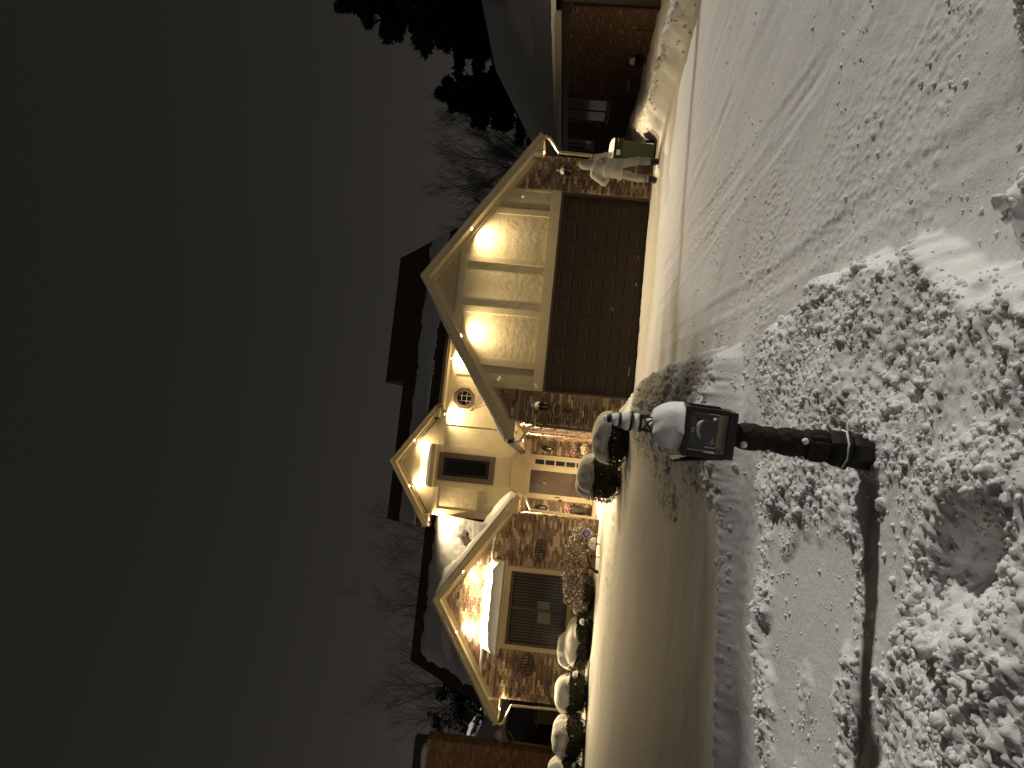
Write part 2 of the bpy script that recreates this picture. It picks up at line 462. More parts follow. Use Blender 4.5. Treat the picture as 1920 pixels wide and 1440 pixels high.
    bk = sm(tb / 0.40) * (0.32 + 0.05 * n2(X * 3, Y * 3, 53)) - sm((tb - 0.5) / 1.0) * 0.17
    bk = bk + sm(tb / 0.2) * sm((1.1 - tb) / 0.5) * 0.09 * (np.abs(n2(X * 5 + Y * 2, Y * 7, 54)) + 0.7 * np.abs(n2(X * 13, Y * 13, 55)) + 0.4 * np.abs(n2(X * 27, Y * 27, 59)))
    drive = drive + bk * sm((24 - Y) / 2 + 1) * sm((Y - 3) / 2)
    h = drive + (hl - drive) * left * sm((24 - Y) / 3)
    far_plain = sm((Y - 22) / 6)
    h = h * (1 - far_plain) + far_plain * (0.2 + 0.05 * fbm(X, Y, 0.12, 2, 60))
    return h
def H1(x, y): return float(height(np.array([x]), np.array([y]))[0])

def build_ground():
    xs = np.concatenate([np.linspace(-400, -16, 14)[:-1], np.arange(-16, -5, 0.14), np.arange(-5, -2.9, 0.04), np.arange(-2.9, 2.7, 0.015), np.arange(2.7, 8.5, 0.045), np.arange(8.5, 16, 0.16), np.linspace(16, 400, 14)])
    ys = [2.25]
    while ys[-1] < 25: ys.append(ys[-1] + max(0.0115, 0.0052 * ys[-1]))
    ys = np.concatenate([np.linspace(-120, 1.9, 10), np.arange(2.0, 2.24, 0.03), np.array(ys), np.linspace(25.4, 60, 40), np.linspace(70, 900, 14)])
    X, Y = np.meshgrid(xs, ys)
    Z = height(X, Y)
    V = np.stack([X, Y, Z], -1).reshape(-1, 3)
    nx, ny = len(xs), len(ys)
    i = np.arange(ny - 1)[:, None] * nx + np.arange(nx - 1)[None]
    F = np.stack([i, i + 1, i + 1 + nx, i + nx], -1).reshape(-1, 4)
    o = np_mesh('ground', V, F, M['snow_ground'])
    tag(o, 'snow-covered ground with ploughed drive, cleared walk and lawn', kind='structure')
build_ground()

def ico(sub):
    bm = bmesh.new(); bmesh.ops.create_icosphere(bm, subdivisions=sub, radius=1)
    V = np.array([v.co[:] for v in bm.verts]); F = np.array([[v.index for v in f.verts] for f in bm.faces]); bm.free()
    return V, F
def lump_templates(sub, n):
    V0, F = ico(sub); out = []
    for k in range(n):
        d = 0.9 + 0.6 * n3(V0 * 1.2, 70 + k) + 0.5 * np.abs(n3(V0 * 2.4, 90 + k)) + (0.28 * np.abs(n3(V0 * 4.6, 110 + k)) if sub > 1 else 0)
        V = V0 * d[:, None]
        V = V * np.array([1, 0.8 + 0.4 * rng.random(), 0.65 + 0.25 * rng.random()])
        out.append(V)
    return out, F
def build_chunks():
    allV, allF, base = [], [], 0
    def put(P, S, sub, nt_=6):
        nonlocal base
        T, F = lump_templates(sub, nt_)
        which = rng.integers(0, nt_, len(P))
        for k in range(nt_):
            q = which == k
            p, s = P[q], S[q]
            if len(p) == 0: continue
            a = rng.random(len(p)) * 2 * np.pi
            c, sn = np.cos(a), np.sin(a)
            V = T[k][None] * s[:, None, None]
            tilt = rng.normal(0, 0.5, len(p))
            ct, st = np.cos(tilt), np.sin(tilt)
            y2 = V[..., 1] * ct[:, None] - V[..., 2] * st[:, None]; z2 = V[..., 1] * st[:, None] + V[..., 2] * ct[:, None]
            x3 = V[..., 0] * c[:, None] - y2 * sn[:, None]; y3 = V[..., 0] * sn[:, None] + y2 * c[:, None]
            W_ = np.stack([x3, y3, z2], -1) + p[:, None]
            allV.append(W_.reshape(-1, 3))
            idx = base + (np.arange(len(p)) * len(T[k]))[:, None, None] + F[None]
            allF.append(idx.reshape(-1, 3)); base += len(p) * len(T[k])
    def scatter(n, x0, x1, y0, y1, dens, smin, smax, pw):
        X = rng.uniform(x0, x1, n); Y = y0 * (y1 / y0) ** rng.random(n)
        keep = rng.random(n) < dens(X, Y)
        X, Y = X[keep], Y[keep]
        S = smin * (smax / smin) ** (rng.random(len(X)) ** pw)
        Z = height(X, Y) + S * rng.uniform(-0.35, 0.2, len(X))
        return np.stack([X, Y, Z], 1), S
    def d_near(X, Y):
        l, nr, fr = masks(X, Y)
        return l * nr * (1 - smooth_patch(X, Y)) * np.clip(0.62 + 0.9 * n2(X * 1.7, Y * 1.7, 61), 0.06, 1)
    P, S = scatter(13000, -2.9, 1.1, 2.4, 6.7, d_near, 0.005, 0.015, 1.2); put(P, S, 1)
    P, S = scatter(3000, -2.6, 1.1, 2.4, 6.6, d_near, 0.011, 0.027, 1.7); put(P, S, 2, 9)
    def d_big(X, Y): return d_near(X, Y) * (sm((3.9 - Y) / 0.6) * 0.8 + 0.22 * sm((X - 0.1) / 0.4))
    P, S = scatter(300, -1.6, 1.1, 2.35, 6.0, d_big, 0.018, 0.038, 1.8); put(P, S, 3, 9)
    def d_patch(X, Y):
        l, nr, fr = masks(X, Y)
        return l * nr * smooth_patch(X, Y) * np.clip(0.45 + n2(X * 2.2, Y * 2.2, 62), 0, 1)
    P, S = scatter(900, -2.9, -0.3, 3.2, 6.3, d_patch, 0.006, 0.020, 1.8); put(P, S, 1)
    def d_edge(X, Y):
        l, nr, fr = masks(X, Y)
        return l * np.exp(-(((Y - y_far(X) - 0.13) / 0.07) ** 2)) * np.clip(0.35 + 1.1 * n2(X * 3, Y * 1, 64), 0, 1)
    P, S = scatter(6000, -5, 0.6, 5.4, 8, d_edge, 0.008, 0.028, 2.0); put(P, S, 1)
    def d_mound(X, Y):
        mo = np.exp(-(((edge_x(Y) - X - 0.65) / 0.6) ** 2)) * sm((Y - 6.7) / 0.4) * sm((15.5 - Y) / 4)
        return mo * np.clip(0.25 + n2(X * 1.9, Y * 1.2, 65), 0, 1) * (0.25 + 0.75 * sm((10.5 - Y) / 2))
    P, S = scatter(4200, -1.6, 0.9, 6.8, 15.5, d_mound, 0.012, 0.04, 1.7); put(P, S, 1)
    def d_drive(X, Y):
        return sm((X - edge_x(Y)) / 0.1) * np.clip(0.08 + 1.3 * n2(X * 1.1, Y * 1.1, 66), 0, 1) ** 1.5 + 0.7 * np.exp(-(((X - edge_x(Y) - 0.14) / 0.22) ** 2)) * sm((6.3 - Y) / 1)
    P, S = scatter(7000, 0.6, 5.5, 2.9, 12, d_drive, 0.004, 0.020, 2.6); put(P, S, 1)
    def d_foot(X, Y):
        return np.clip(np.exp(-(((X - 1.66) / 0.32) ** 2) - ((Y - 2.95) / 0.18) ** 2) * 1.3 + np.exp(-(((X - 0.84) / 0.17) ** 2) - ((Y - 2.90) / 0.15) ** 2) - 0.15, 0, 1)
    P, S = scatter(900, 0.6, 2.1, 2.5, 3.3, d_foot, 0.010, 0.034, 1.6); put(P, S, 2)
    def d_bank(X, Y):
        t_ = X - bank_x(Y)
        return np.exp(-(((t_ - 0.3) / 0.28) ** 2)) * np.clip(0.4 + n2(X * 2, Y * 2, 67), 0, 1)
    P, S = scatter(5200, 5.6, 9.5, 9, 21, d_bank, 0.014, 0.05, 1.8); put(P, S, 1)
    o = np_mesh('snow_chunks', np.concatenate(allV), np.concatenate(allF), M['snow_chunk'])
    tag(o, 'broken lumps of ploughed snow piled over the banks', 'snow', kind='stuff')
build_chunks()

# ------------------------------------------------------------------ snow sheets and domes
def snow_sheet(name, p00, U, V_, nu, nv, thick, cover, parent, mat=None, seed=0, scale=1.2):
    """snow lying on the plane p00 + s U + t V_; where cover(s,t) falls below 0 the roof shows"""
    p00, U, V_ = np.array(p00, float), np.array(U, float), np.array(V_, float)
    nrm = np.cross(U, V_); nrm /= np.linalg.norm(nrm)
    if nrm[2] < 0: nrm = -nrm
    s, t = np.meshgrid(np.linspace(0, 1, nu), np.linspace(0, 1, nv))
    c = cover(s, t)
    P = p00 + s[..., None] * U + t[..., None] * V_
    lu, lv = np.linalg.norm(U), np.linalg.norm(V_)
    h = thick * np.sqrt(np.clip(c, 0, 9)) * (1 + 0.22 * n2(s * lu * scale, t * lv * scale, seed) + 0.1 * n2(s * lu * scale * 3, t * lv * scale * 3, seed + 1)) - 0.03 * (c < 0.02)
    P = P + nrm * h[..., None]
    i = np.arange(nv - 1)[:, None] * nu + np.arange(nu - 1)[None]
    F = np.stack([i, i + 1, i + 1 + nu, i + nu], -1).reshape(-1, 4)
    if np.cross(U, V_)[2] < 0: F = F[:, ::-1]
    # closing skirt down to the plane
    V2 = P.reshape(-1, 3)
    border = [np.arange(nu), np.arange(nv) * nu + nu - 1, np.arange(nu)[::-1] + (nv - 1) * nu, np.arange(nv)[::-1] * nu]
    b = np.concatenate([k[:-1] for k in border])
    low = V2[b] - nrm * (h.reshape(-1)[b] + 0.012)[:, None]
    n0 = len(V2); m = len(b)
    j = np.arange(m); j2 = (j + 1) % m
    Fs = np.stack([b[j2], b[j], n0 + j, n0 + j2], -1)
    return np_mesh(name, np.concatenate([V2, low]), np.concatenate([F, Fs]), mat or M['snow'], parent)

def snow_dome(name, c, rx, ry, hh, parent, seed=0, sq=2.6, n=40, rings=14, droop=0.05, wob=0.10, mat=None, pw=2.4):
    """a rounded cap of snow, superellipse plan"""
    V = [(c[0], c[1], c[2] + hh)]; F = []
    for r_ in range(1, rings + 1):
        q = r_ / rings
        for k in range(n):
            a = 2 * math.pi * k / n
            ca, sa = math.cos(a), math.sin(a)
            k_ = (abs(ca) ** sq + abs(sa) ** sq) ** (-1 / sq)
            wb = 1 + wob * float(n2(ca * 1.6 + seed, sa * 1.6, seed))
            prof = math.sqrt(max(0.0, 1 - q ** pw))
            z = hh * prof * (1 + 0.10 * float(n2(ca * q * 2.3, sa * q * 2.3, seed + 3))) - droop * (q ** 6) * (1 + 0.9 * float(n2(ca * 2.1, sa * 2.1, seed + 7)) + 0.7 * float(n2(ca * 6.3, sa * 6.3, seed + 8)))
            V.append((c[0] + rx * q * k_ * ca * wb, c[1] + ry * q * k_ * sa * wb, c[2] + z))
    for k in range(n):
        F.append((0, 1 + k, 1 + (k + 1) % n))
    for r_ in range(rings - 1):
        for k in range(n):
            a = 1 + r_ * n + k; b = 1 + r_ * n + (k + 1) % n
            F.append((a, a + n, b + n, b))
    base = 1 + (rings - 1) * n
    F.append(tuple(base + k for k in range(n)))
    mb = MB(); mb.add(V, F)
    return mb.build(name, mat or M['snow'], parent, smooth=True)

# ------------------------------------------------------------------ bricks
BL, BH, MO = 0.195, 0.0575, 0.0105
CO = BH + MO
_unit = MB().box(-0.5, 0.5, -1, 0, -0.5, 0.5)
def brick_cells(u0, u1, z0, z1, ok, seed=0):
    """running bond: yields (ua, ub, za, zb)"""
    rnd = random.Random(seed)
    out = []
    k = 0
    z = z0
    while z + BH <= z1 + 0.001:
        off = (k % 2) * (BL + MO) / 2
        u = u0 - off
        while u < u1 - 0.02:
            a, b = max(u, u0), min(u + BL, u1)
            if b - a > 0.035 and ok(a, b, z, z + BH):
                out.append((a, b, z, z + BH, k))
            u += BL + MO
        z += CO; k += 1
    return out
def unit_brick_meshes():
    out = []
    for k in range(4):
        rnd = random.Random(k)
        j = lambda a: a + rnd.uniform(-0.02, 0.02)
        c = 0.04
        v = [(-.5, 0, -.5), (.5, 0, -.5), (.5, 0, .5), (-.5, 0, .5), (j(-.5 + c), -1, j(-.5 + 2 * c)), (j(.5 - c), -1, j(-.5 + 2 * c)), (j(.5 - c), -1, j(.5 - 2 * c)), (j(-.5 + c), -1, j(.5 - 2 * c))]
        f = [(4, 5, 6, 7), (0, 1, 5, 4), (1, 2, 6, 5), (2, 3, 7, 6), (3, 0, 4, 7)]
        me = bpy.data.meshes.new('brick'); me.from_pydata(v, [], f); me.update(); me.materials.append(M['brick_one'])
        out.append(me)
    return out
UNIT = unit_brick_meshes()

def block_raise(z, z0=0.085, per=0.395, gap=0.068):
    return ((z - z0) % per) > gap

# ------------------------------------------------------------------ the house
house = empty('house', HO, PSI)
tag(house, 'two-storey cream stucco and brown brick house with attached garage and lit eaves', 'house')

class Gable: pass
def gable(xc, zpk, half, slope, yf, yw, yb, name_roof, fh=0.18, snow=True):
    """front gable roof: two slabs, rake fascia, soffit and frieze; returns soffit height function"""
    ze = zpk - slope * half
    r = MB()
    th = 0.07
    for sx in (-1, 1):
        a, b = (xc, yf, zpk), (xc + sx * half, yf, ze)
        c, d = (xc + sx * half, yb, ze), (xc, yb, zpk)
        if sx > 0: r.slab(a, b, c, d, th)
        else: r.slab(a, d, c, b, th)
    roof = r.build(name_roof, M['shingle'], house)
    for sx in (-1, 1):
        q = lambda u, dz: (xc + sx * u, zpk - slope * u + dz)
        f = MB()
        f.xz([q(0, -0.02), q(half + 0.02, -0.02), q(half + 0.02, -fh - 0.02), q(0, -fh - 0.02)][::sx], yf - 0.025, yf + 0.012)
        f.build('rake_fascia', M['trim'], house)
        f = MB()
        f.xz([q(0, 0.012), q(half + 0.04, 0.012), q(half + 0.04, -0.055), q(0, -0.055)][::sx], yf - 0.05, yf - 0.026)
        f.build('rake_moulding', M['trim'], house)
        f = MB()
        f.xz([q(0, -fh + 0.0), q(half, -fh + 0.0), q(half, -fh - 0.02), q(0, -fh - 0.02)][::sx], yf + 0.013, yw + 0.01)
        f.build('soffit', M['trim'], house)
        f = MB()
        w = half - 0.42
        f.xz([q(0, -fh - 0.021), q(w, -fh - 0.021), q(w, -fh - 0.13), q(0, -fh - 0.13)][::sx], yw - 0.045, yw - 0.001)
        f.build('frieze_board', M['trim'], house)
    g = Gable(); g.z = lambda x: zpk - slope * abs(x - xc); g.ze = ze; g.xc = xc; g.half = half; g.zpk = zpk; g.slope = slope; g.roof = roof; g.yf = yf; g.yb = yb; g.yw = yw; g.fh = fh
    return g

# ---- garage
GX0, GX1 = -0.73, 5.69
DX0, DX1, DZ = 0.0, 4.89, 2.13
gg = gable(2.44, 5.24, 3.60, 0.666, -0.32, 0.0, 8.6, 'garage_roof')
def g_soff(x): return gg.z(x) - 0.19

# walls (mortar-coloured cores)
for a, b in ((GX0, DX0), (DX1, GX1)):
    MB().xz([(a, -0.3), (b, -0.3), (b, g_soff(b)), (a, g_soff(a))], 0.0, 0.26).build('masonry_core', M['mortar'], house)
pbox('masonry_core', M['mortar'], house, GX0, GX0 + 0.2, 0.261, 7.3, -0.3, 2.75)
pbox('masonry_core', M['mortar'], house, GX1 - 0.2, GX1, 0.261, 7.3, -0.3, 2.75)
w = MB()
w.xz([(DX0, DZ), (DX1, DZ), (DX1, g_soff(DX1)), (2.44, g_soff(2.44)), (DX0, g_soff(DX0))], 0.004, 0.22)
w.build('stucco_wall', M['stucco'], house)

# individual bricks of the two piers
def front_bricks(u0, u1, z0, ztop, yface, raised, pier, seed, joined=None, depth=0.022):
    def ok(a, b, za, zb): return zb < min(ztop(a), ztop(b))
    for (a, b, za, zb, k) in brick_cells(u0, u1, z0, 5.0, ok, seed):
        d = depth + random.uniform(-0.004, 0.004) + (0.028 if raised((a + b) / 2, za) else 0)
        if joined is None:
            o = bpy.data.objects.new('brick', UNIT[random.randrange(4)])
            COL.objects.link(o); o.parent = pier
            o.location = ((a + b) / 2, yface + 0.004, (za + zb) / 2)
            o.scale = (b - a, d + 0.004, zb - za)
        else:
            joined.box(a, b, yface - d, yface + 0.01, za, zb)
BZ0 = 0.03
pier = pbox('brick_pier', M['mortar'], house, GX0 + 0.001, DX0 - 0.001, -0.003, 0.1, 0.0, 0.02)
front_bricks(GX0, DX0, BZ0, lambda x: min(g_soff(x) - 0.12, 2.62), 0.0, lambda x, z: x < -0.25 and z < 2.44 and block_raise(z), pier, 1)
pier2 = pbox('brick_pier', M['mortar'], house, DX1 + 0.001, GX1 - 0.001, -0.003, 0.1, 0.0, 0.02)
front_bricks(DX1, GX1, BZ0, lambda x: min(g_soff(x) - 0.12, 2.28), 0.0, lambda x, z: x > 5.11 and z < 2.42, pier2, 2)
JB = MB()                                   # all further bricks of the house in one part
front_bricks(GX0, DX0, BZ0 + CO * 39, lambda x: g_soff(x) - 0.10, 0.0, lambda x, z: False, None, 3, JB)
front_bricks(DX1, GX1, BZ0 + CO * 34, lambda x: g_soff(x) - 0.10, 0.0, lambda x, z: x > 5.11 and z < 2.42, None, 4, JB)
def side_bricks(xface, sgn, y0, y1, ztop, raised, seed):
    for (a, b, za, zb, k) in brick_cells(y0, y1, BZ0, ztop, lambda *q: True, seed):
        d = 0.022 + random.uniform(-0.004, 0.004) + (0.028 if raised((a + b) / 2, za) else 0)
        if sgn < 0: JB.box(xface - d, xface + 0.01, a, b, za, zb)
        else: JB.box(xface - 0.01, xface + d, a, b, za, zb)
side_bricks(GX0, -1, -0.04, 7.28, 2.66, lambda y, z: (y < 0.5 and block_raise(z)) or (int(y / 0.9) % 3 == 1 and block_raise(z)), 5)
side_bricks(GX1, 1, -0.04, 3.0, 2.66, lambda y, z: y < 0.5, 6)

# stucco zone trim boards
def board(x0, x1, z0, z1, y0=-0.042, y1=0.003, mat='trim', name='trim_board'):
    return pbox(name, M[mat], house, x0, x1, y0, y1, z0, z1)
board(DX0 - 0.0, DX1 + 0.0, DZ, 2.375, -0.05)
for (a, b) in ((0.50, 0.66), (1.745, 1.895), (2.985, 3.105), (4.215, 4.36)):
    zt = min(4.235, g_soff(a) - 0.10, g_soff(b) - 0.10)
    board(a, b, 2.376, zt)
board(0.0, 0.06, 2.376, 3.02); board(4.83, 4.89, 2.376, 3.02)
MB().xz([(1.02, 4.236), (3.86, 4.236), (3.66, 4.385), (1.22, 4.385)], -0.046, 0.003).build('trim_board', M['trim'], house)
z = 4.39; k = 0
while z < 4.98:                              # lapped boards in the peak
    z2 = min(z + 0.115, 5.03)
    hw_ = lambda zz: max(0.02, (gg.zpk - 0.19 - 0.02 - zz) / gg.slope)
    m = MB()
    a, b = hw_(z), hw_(z2)
    v = [(2.44 - a, -0.034, z), (2.44 + a, -0.034, z), (2.44 + b, -0.012, z2), (2.44 - b, -0.012, z2), (2.44 - a, 0.003, z), (2.44 + a, 0.003, z), (2.44 + b, 0.003, z2), (2.44 - b, 0.003, z2)]
    m.add(v, [(0, 1, 2, 3), (4, 7, 6, 5), (0, 4, 5, 1), (1, 5, 6, 2), (2, 6, 7, 3), (3, 7, 4, 0)])
    m.build('clapboard', M['siding'], house)
    z += 0.108

# eave boxes (returns) left and right of the garage
for sx, xw in ((-1, GX0), (1, GX1)):
    xe = gg.xc + sx * gg.half
    m = MB()
    m.xz([(xw, gg.ze - 0.17), (xe, gg.ze - 0.17), (xe, gg.ze - 0.10), (xw, g_soff(xw) - 0.005)][::-sx], -0.30, -0.004)
    m.build('eave_return', M['trim'], house)
    pbox('eave_soffit', M['trim'], house, min(xw, xe), max(xw, xe), -0.003, 7.2, gg.ze - 0.165, gg.ze - 0.145)
    pbox('eave_fascia', M['trim'], house, min(xe, xe + sx * 0.03), max(xe, xe + sx * 0.03), -0.34, 7.2, gg.ze - 0.2, gg.ze - 0.02)
    g_ = MB(); g_.xz([(xe + sx * 0.03, gg.ze - 0.17), (xe + sx * 0.10, gg.ze - 0.17), (xe + sx * 0.14, gg.ze - 0.05), (xe + sx * 0.03, gg.ze - 0.05)][::sx], -0.36, 7.1)
    g_.build('gutter', M['dark_trim'] if sx < 0 else M['trim'], house)

# garage door
door = pbox('garage_door', M['brown_door'], house, DX0 + 0.04, DX1 - 0.04, 0.20, 0.25, 0.0, DZ - 0.04)
pm = None
for r_ in range(4):
    for c_ in range(8):
        cx = DX0 + 0.04 + (c_ + 0.5) * (4.81 / 8); cz = 0.06 + (r_ + 0.5) * 0.508
        if pm is None:
            m = MB()
            wx, wz = 0.225, 0.165
            def ring(q, y): return [(-wx + q, y, -wz + q), (wx - q, y, -wz + q), (wx - q, y, wz - q), (-wx + q, y, wz - q)]
            v = ring(0, 0.0) + ring(0.0, -0.014) + ring(0.025, -0.004) + ring(0.06, -0.016)
            f = []
            for a in range(3):
                for b in range(4):
                    f.append((a * 4 + b, a * 4 + (b + 1) % 4, (a + 1) * 4 + (b + 1) % 4, (a + 1) * 4 + b))
            f.append((12, 13, 14, 15))
            m.add(v, f); pm = m.build('panel', M['brown_door'], door)
            o = pm
        else:
            o = pm.copy(); COL.objects.link(o); o.parent = door
        o.location = (cx, 0.2005, cz)
for r_ in range(1, 4):
    pbox('section_joint', M['dark_trim'], door, DX0 + 0.05, DX1 - 0.05, 0.196, 0.2, 0.06 + r_ * 0.508 - 0.004, 0.06 + r_ * 0.508 + 0.004)
pbox('door_jamb', M['brown_frame'], house, DX0, DX0 + 0.045, 0.02, 0.19, 0, DZ - 0.001)
pbox('door_jamb', M['brown_frame'], house, DX1 - 0.045, DX1, 0.02, 0.19, 0, DZ - 0.001)
pbox('door_head', M['brown_frame'], house, DX0 + 0.046, DX1 - 0.046, 0.02, 0.19, DZ - 0.045, DZ - 0.001)
pbox('bottom_seal', M['black_plastic'], house, DX0 + 0.05, DX1 - 0.05, 0.185, 0.26, -0.05, 0.02)
rs = np.random.default_rng(3)
for k in range(4):                           # drips of snow caught on the lowest ledges
    x = rs.uniform(0.2, 4.6); zz = 0.06 + rs.integers(0, 2) * 0.508 + 0.09
    MB().tube([(x, 0.178, zz), (x + rs.uniform(0.06, 0.26), 0.178, zz + 0.002)], 0.005, 5).build('snow_rim', M['snow'], door)

# ---- two-storey block
UX0, UX1, UY = -3.5, 5.78, 7.3
w = MB()
w.box(UX0, UX1, UY, UY + 0.2, 2.5, 5.62)
w.box(UX0, UX0 + 0.2, UY + 0.2, 12.4, 2.0, 5.62)
w.box(UX1 - 0.2, UX1, UY + 0.2, 15.2, 0, 5.62)
w.xz([(-3.5, 5.62), (-0.38, 5.62), (-1.94, 6.72)], UY + 0.001, UY + 0.15)
w.build('stucco_wall', M['stucco'], house)
MB().box(-3.07, GX0, UY + 0.002, UY + 0.2, -0.2, 2.499).build('masonry_core', M['mortar'], house)
def up_board(x0, x1, z0, z1, d=0.035): return pbox('trim_board', M['trim'], house, x0, x1, UY - d, UY + 0.004, z0, z1)
# main roof
r = MB()
r.yz([(6.83, 5.62), (11.3, 8.47), (15.8, 5.62)], 1.05, 5.95)
roofA = r.build('main_roof', M['shingle'], house)
r = MB()
r.yz([(7.47, 5.618), (7.47, 5.618 + 0.6376 * 0.64), (9.7, 7.448), (12.6, 5.618)], -3.95, -0.001)
r.yz([(6.83, 5.618), (9.7, 7.448), (12.6, 5.618)], 0.0, 1.049)
roofB = r.build('main_roof', M['shingle'], house)
pbox('eave_fascia', M['trim'], house, 0.02, 5.95, 6.79, 6.829, 5.44, 5.61)
pbox('gutter', M['brown_frame'], house, 0.05, 5.95, 6.68, 6.789, 5.50, 5.60)
pbox('eave_soffit', M['trim'], house, -0.1, 5.9, 6.832, UY, 5.44, 5.46)
up_board(-0.36, 5.75, 5.20, 5.438, 0.03)
# rakes of the upper roof ends
for xx, ya, yb, yc, zt in ((5.95, 6.83, 11.3, 15.8, 8.47), (-3.95, 7.46, 9.7, 12.6, 7.448)):
    sgn = 1 if xx > 0 else -1
    m = MB(); x0, x1 = sorted((xx, xx + 0.03 * sgn))
    za = 5.64 + 0.6376 * (ya - 6.83)
    m.yz([(ya, za), (yb, zt + 0.02), (yc, 5.64), (yc, 5.46), (yb, zt - 0.16), (ya, za - 0.18)], x0, x1)
    m.build('rake_fascia', M['dark_trim'], house)
# upper gable over the entrance
ug = gable(-1.94, 7.0, 1.94, 0.666, 6.98, UY, 9.2, 'entry_gable_roof', 0.16)
up_board(-3.52, -0.36, 5.37, 5.56, 0.05)
up_board(-3.52, -3.31, 2.95, 5.369)
up_board(-0.56, -0.37, 2.95, 5.369)
up_board(-2.0, -1.88, 5.561, 6.58, 0.03)
up_board(-2.62, -2.40, 3.0, 5.369); up_board(-1.47, -1.25, 3.0, 5.369)
up_board(-2.399, -1.471, 3.40, 3.60); up_board(-2.399, -1.471, 5.47, 5.5599, 0.06)
up_board(-3.309, -2.621, 4.08, 4.22); up_board(-3.309, -2.621, 2.95, 3.1)
up_board(-1.249, -0.561, 2.95, 3.1); up_board(-2.399, -1.471, 2.95, 3.05)
up_board(1.14, 1.28, 4.0, 5.199)
# wide board over the entrance and porch ceiling beam
pbox('entry_beam', M['trim'], house, -3.06, GX0 - 0.07, UY - 0.06, UY + 0.004, 2.50, 2.949)
for sx, xe in ((-1, -3.88), (1, 0.0)):
    xw = UX0 if sx < 0 else -0.36
    m = MB(); m.xz([(xw, ug.ze - 0.14), (xe, ug.ze - 0.14), (xe, ug.ze - 0.10), (xw, ug.z(xw) - 0.17)][::-sx], 7.0, UY - 0.052)
    m.build('eave_return', M['trim'], house)

# tall window over the entrance
win = MB().xz([(-2.385, 3.61), (-1.485, 3.61), (-1.485, 5.46), (-2.385, 5.46)], UY - 0.05, UY - 0.006).build('window', M['dark_room'], house)
for (a, b, c, d, y0) in ((-2.385, -1.485, 3.61, 3.73, 0.085), (-2.385, -1.485, 5.34, 5.46, 0.085), (-2.385, -2.27, 3.731, 5.339, 0.085), (-1.60, -1.485, 3.731, 5.339, 0.085),
                         (-2.269, -1.601, 3.731, 3.79, 0.07), (-2.269, -1.601, 5.28, 5.339, 0.07), (-2.269, -2.215, 3.791, 5.279, 0.07), (-1.655, -1.601, 3.791, 5.279, 0.07)):
    pbox('frame', M['brown_frame'], win, a, b, UY - y0, UY - 0.051, c, d)
pbox('pane', M['glass'], win, -2.21, -1.66, UY - 0.060, UY - 0.057, 3.795, 5.275)
for (a, b, c, d) in ((-2.16, -1.71, 3.86, 3.872), (-2.16, -1.71, 5.20, 5.212), (-2.16, -2.148, 3.873, 5.199), (-1.722, -1.71, 3.873, 5.199)):
    pbox('muntin', M['blind'], win, a, b, UY - 0.0555, UY - 0.0515, c, d)
hood = MB().box(-2.64, -1.24, UY - 0.30, UY - 0.062, 5.56, 5.70).build('window_hood', M['trim'], house, bevel=0.01)
snow_sheet('snow_cap', (-2.62, UY - 0.29, 5.702), (1.36, 0, 0), (0, 0.22, 0.30), 44, 14, 0.06, lambda s, t: np.minimum(1, np.minimum(np.minimum(s, 1 - s) * 14, t * 10)) + 0.03, hood, seed=5, scale=2)
pbox('snow_base', M['snow'], hood, -2.60, -1.28, UY - 0.27, UY - 0.065, 5.701, 5.74)

# octagonal window
def octo(c, r, y0, y1, ri=None):
    m = MB(); n = 8
    pts = lambda rr, y: [(c[0] + rr * math.cos(R(22.5 + 45 * k)), y, c[1] + rr * math.sin(R(22.5 + 45 * k))) for k in range(n)]
    if ri is None:
        v = pts(r, y0) + pts(r, y1); f = [tuple(range(8)), tuple(range(15, 7, -1))] + [(k + 8, (k + 1) % 8 + 8, (k + 1) % 8, k) for k in range(8)]
    else:
        v = pts(r, y0) + pts(ri, y0) + pts(r, y1) + pts(ri, y1); f = []
        for k in range(8):
            j = (k + 1) % 8
            f += [(k, j, 8 + j, 8 + k), (16 + k, 16 + j, j, k), (8 + k, 8 + j, 24 + j, 24 + k)]
    return m.add(v, f)
oc = (0.35, 4.85)
ow = octo(oc, 0.30, UY - 0.02, UY - 0.004).build('octagonal_window', M['dark_room'], house)
octo(oc, 0.37, UY - 0.10, UY - 0.003, 0.25).build('frame', M['brown_frame'], ow)
octo(oc, 0.46, UY - 0.04, UY - 0.002, 0.372).build('casing', M['trim'], ow)
octo(oc, 0.262, UY - 0.045, UY - 0.042).build('pane', M['glass'], ow)
for q in (-0.085, 0.085):
    pbox('muntin', M['blind'], ow, oc[0] + q - 0.008, oc[0] + q + 0.008, UY - 0.056, UY - 0.046, oc[1] - 0.235, oc[1] + 0.235)
    pbox('muntin', M['blind'], ow, oc[0] - 0.235, oc[0] + 0.235, UY - 0.067, UY - 0.057, oc[1] + q - 0.008, oc[1] + q + 0.008)
m = MB(); m.xz([(0.02, 4.50), (0.10, 4.40), (0.46, 4.02), (0.30, 4.02)], UY - 0.032, UY + 0.003); m.build('trim_board', M['trim'], house)

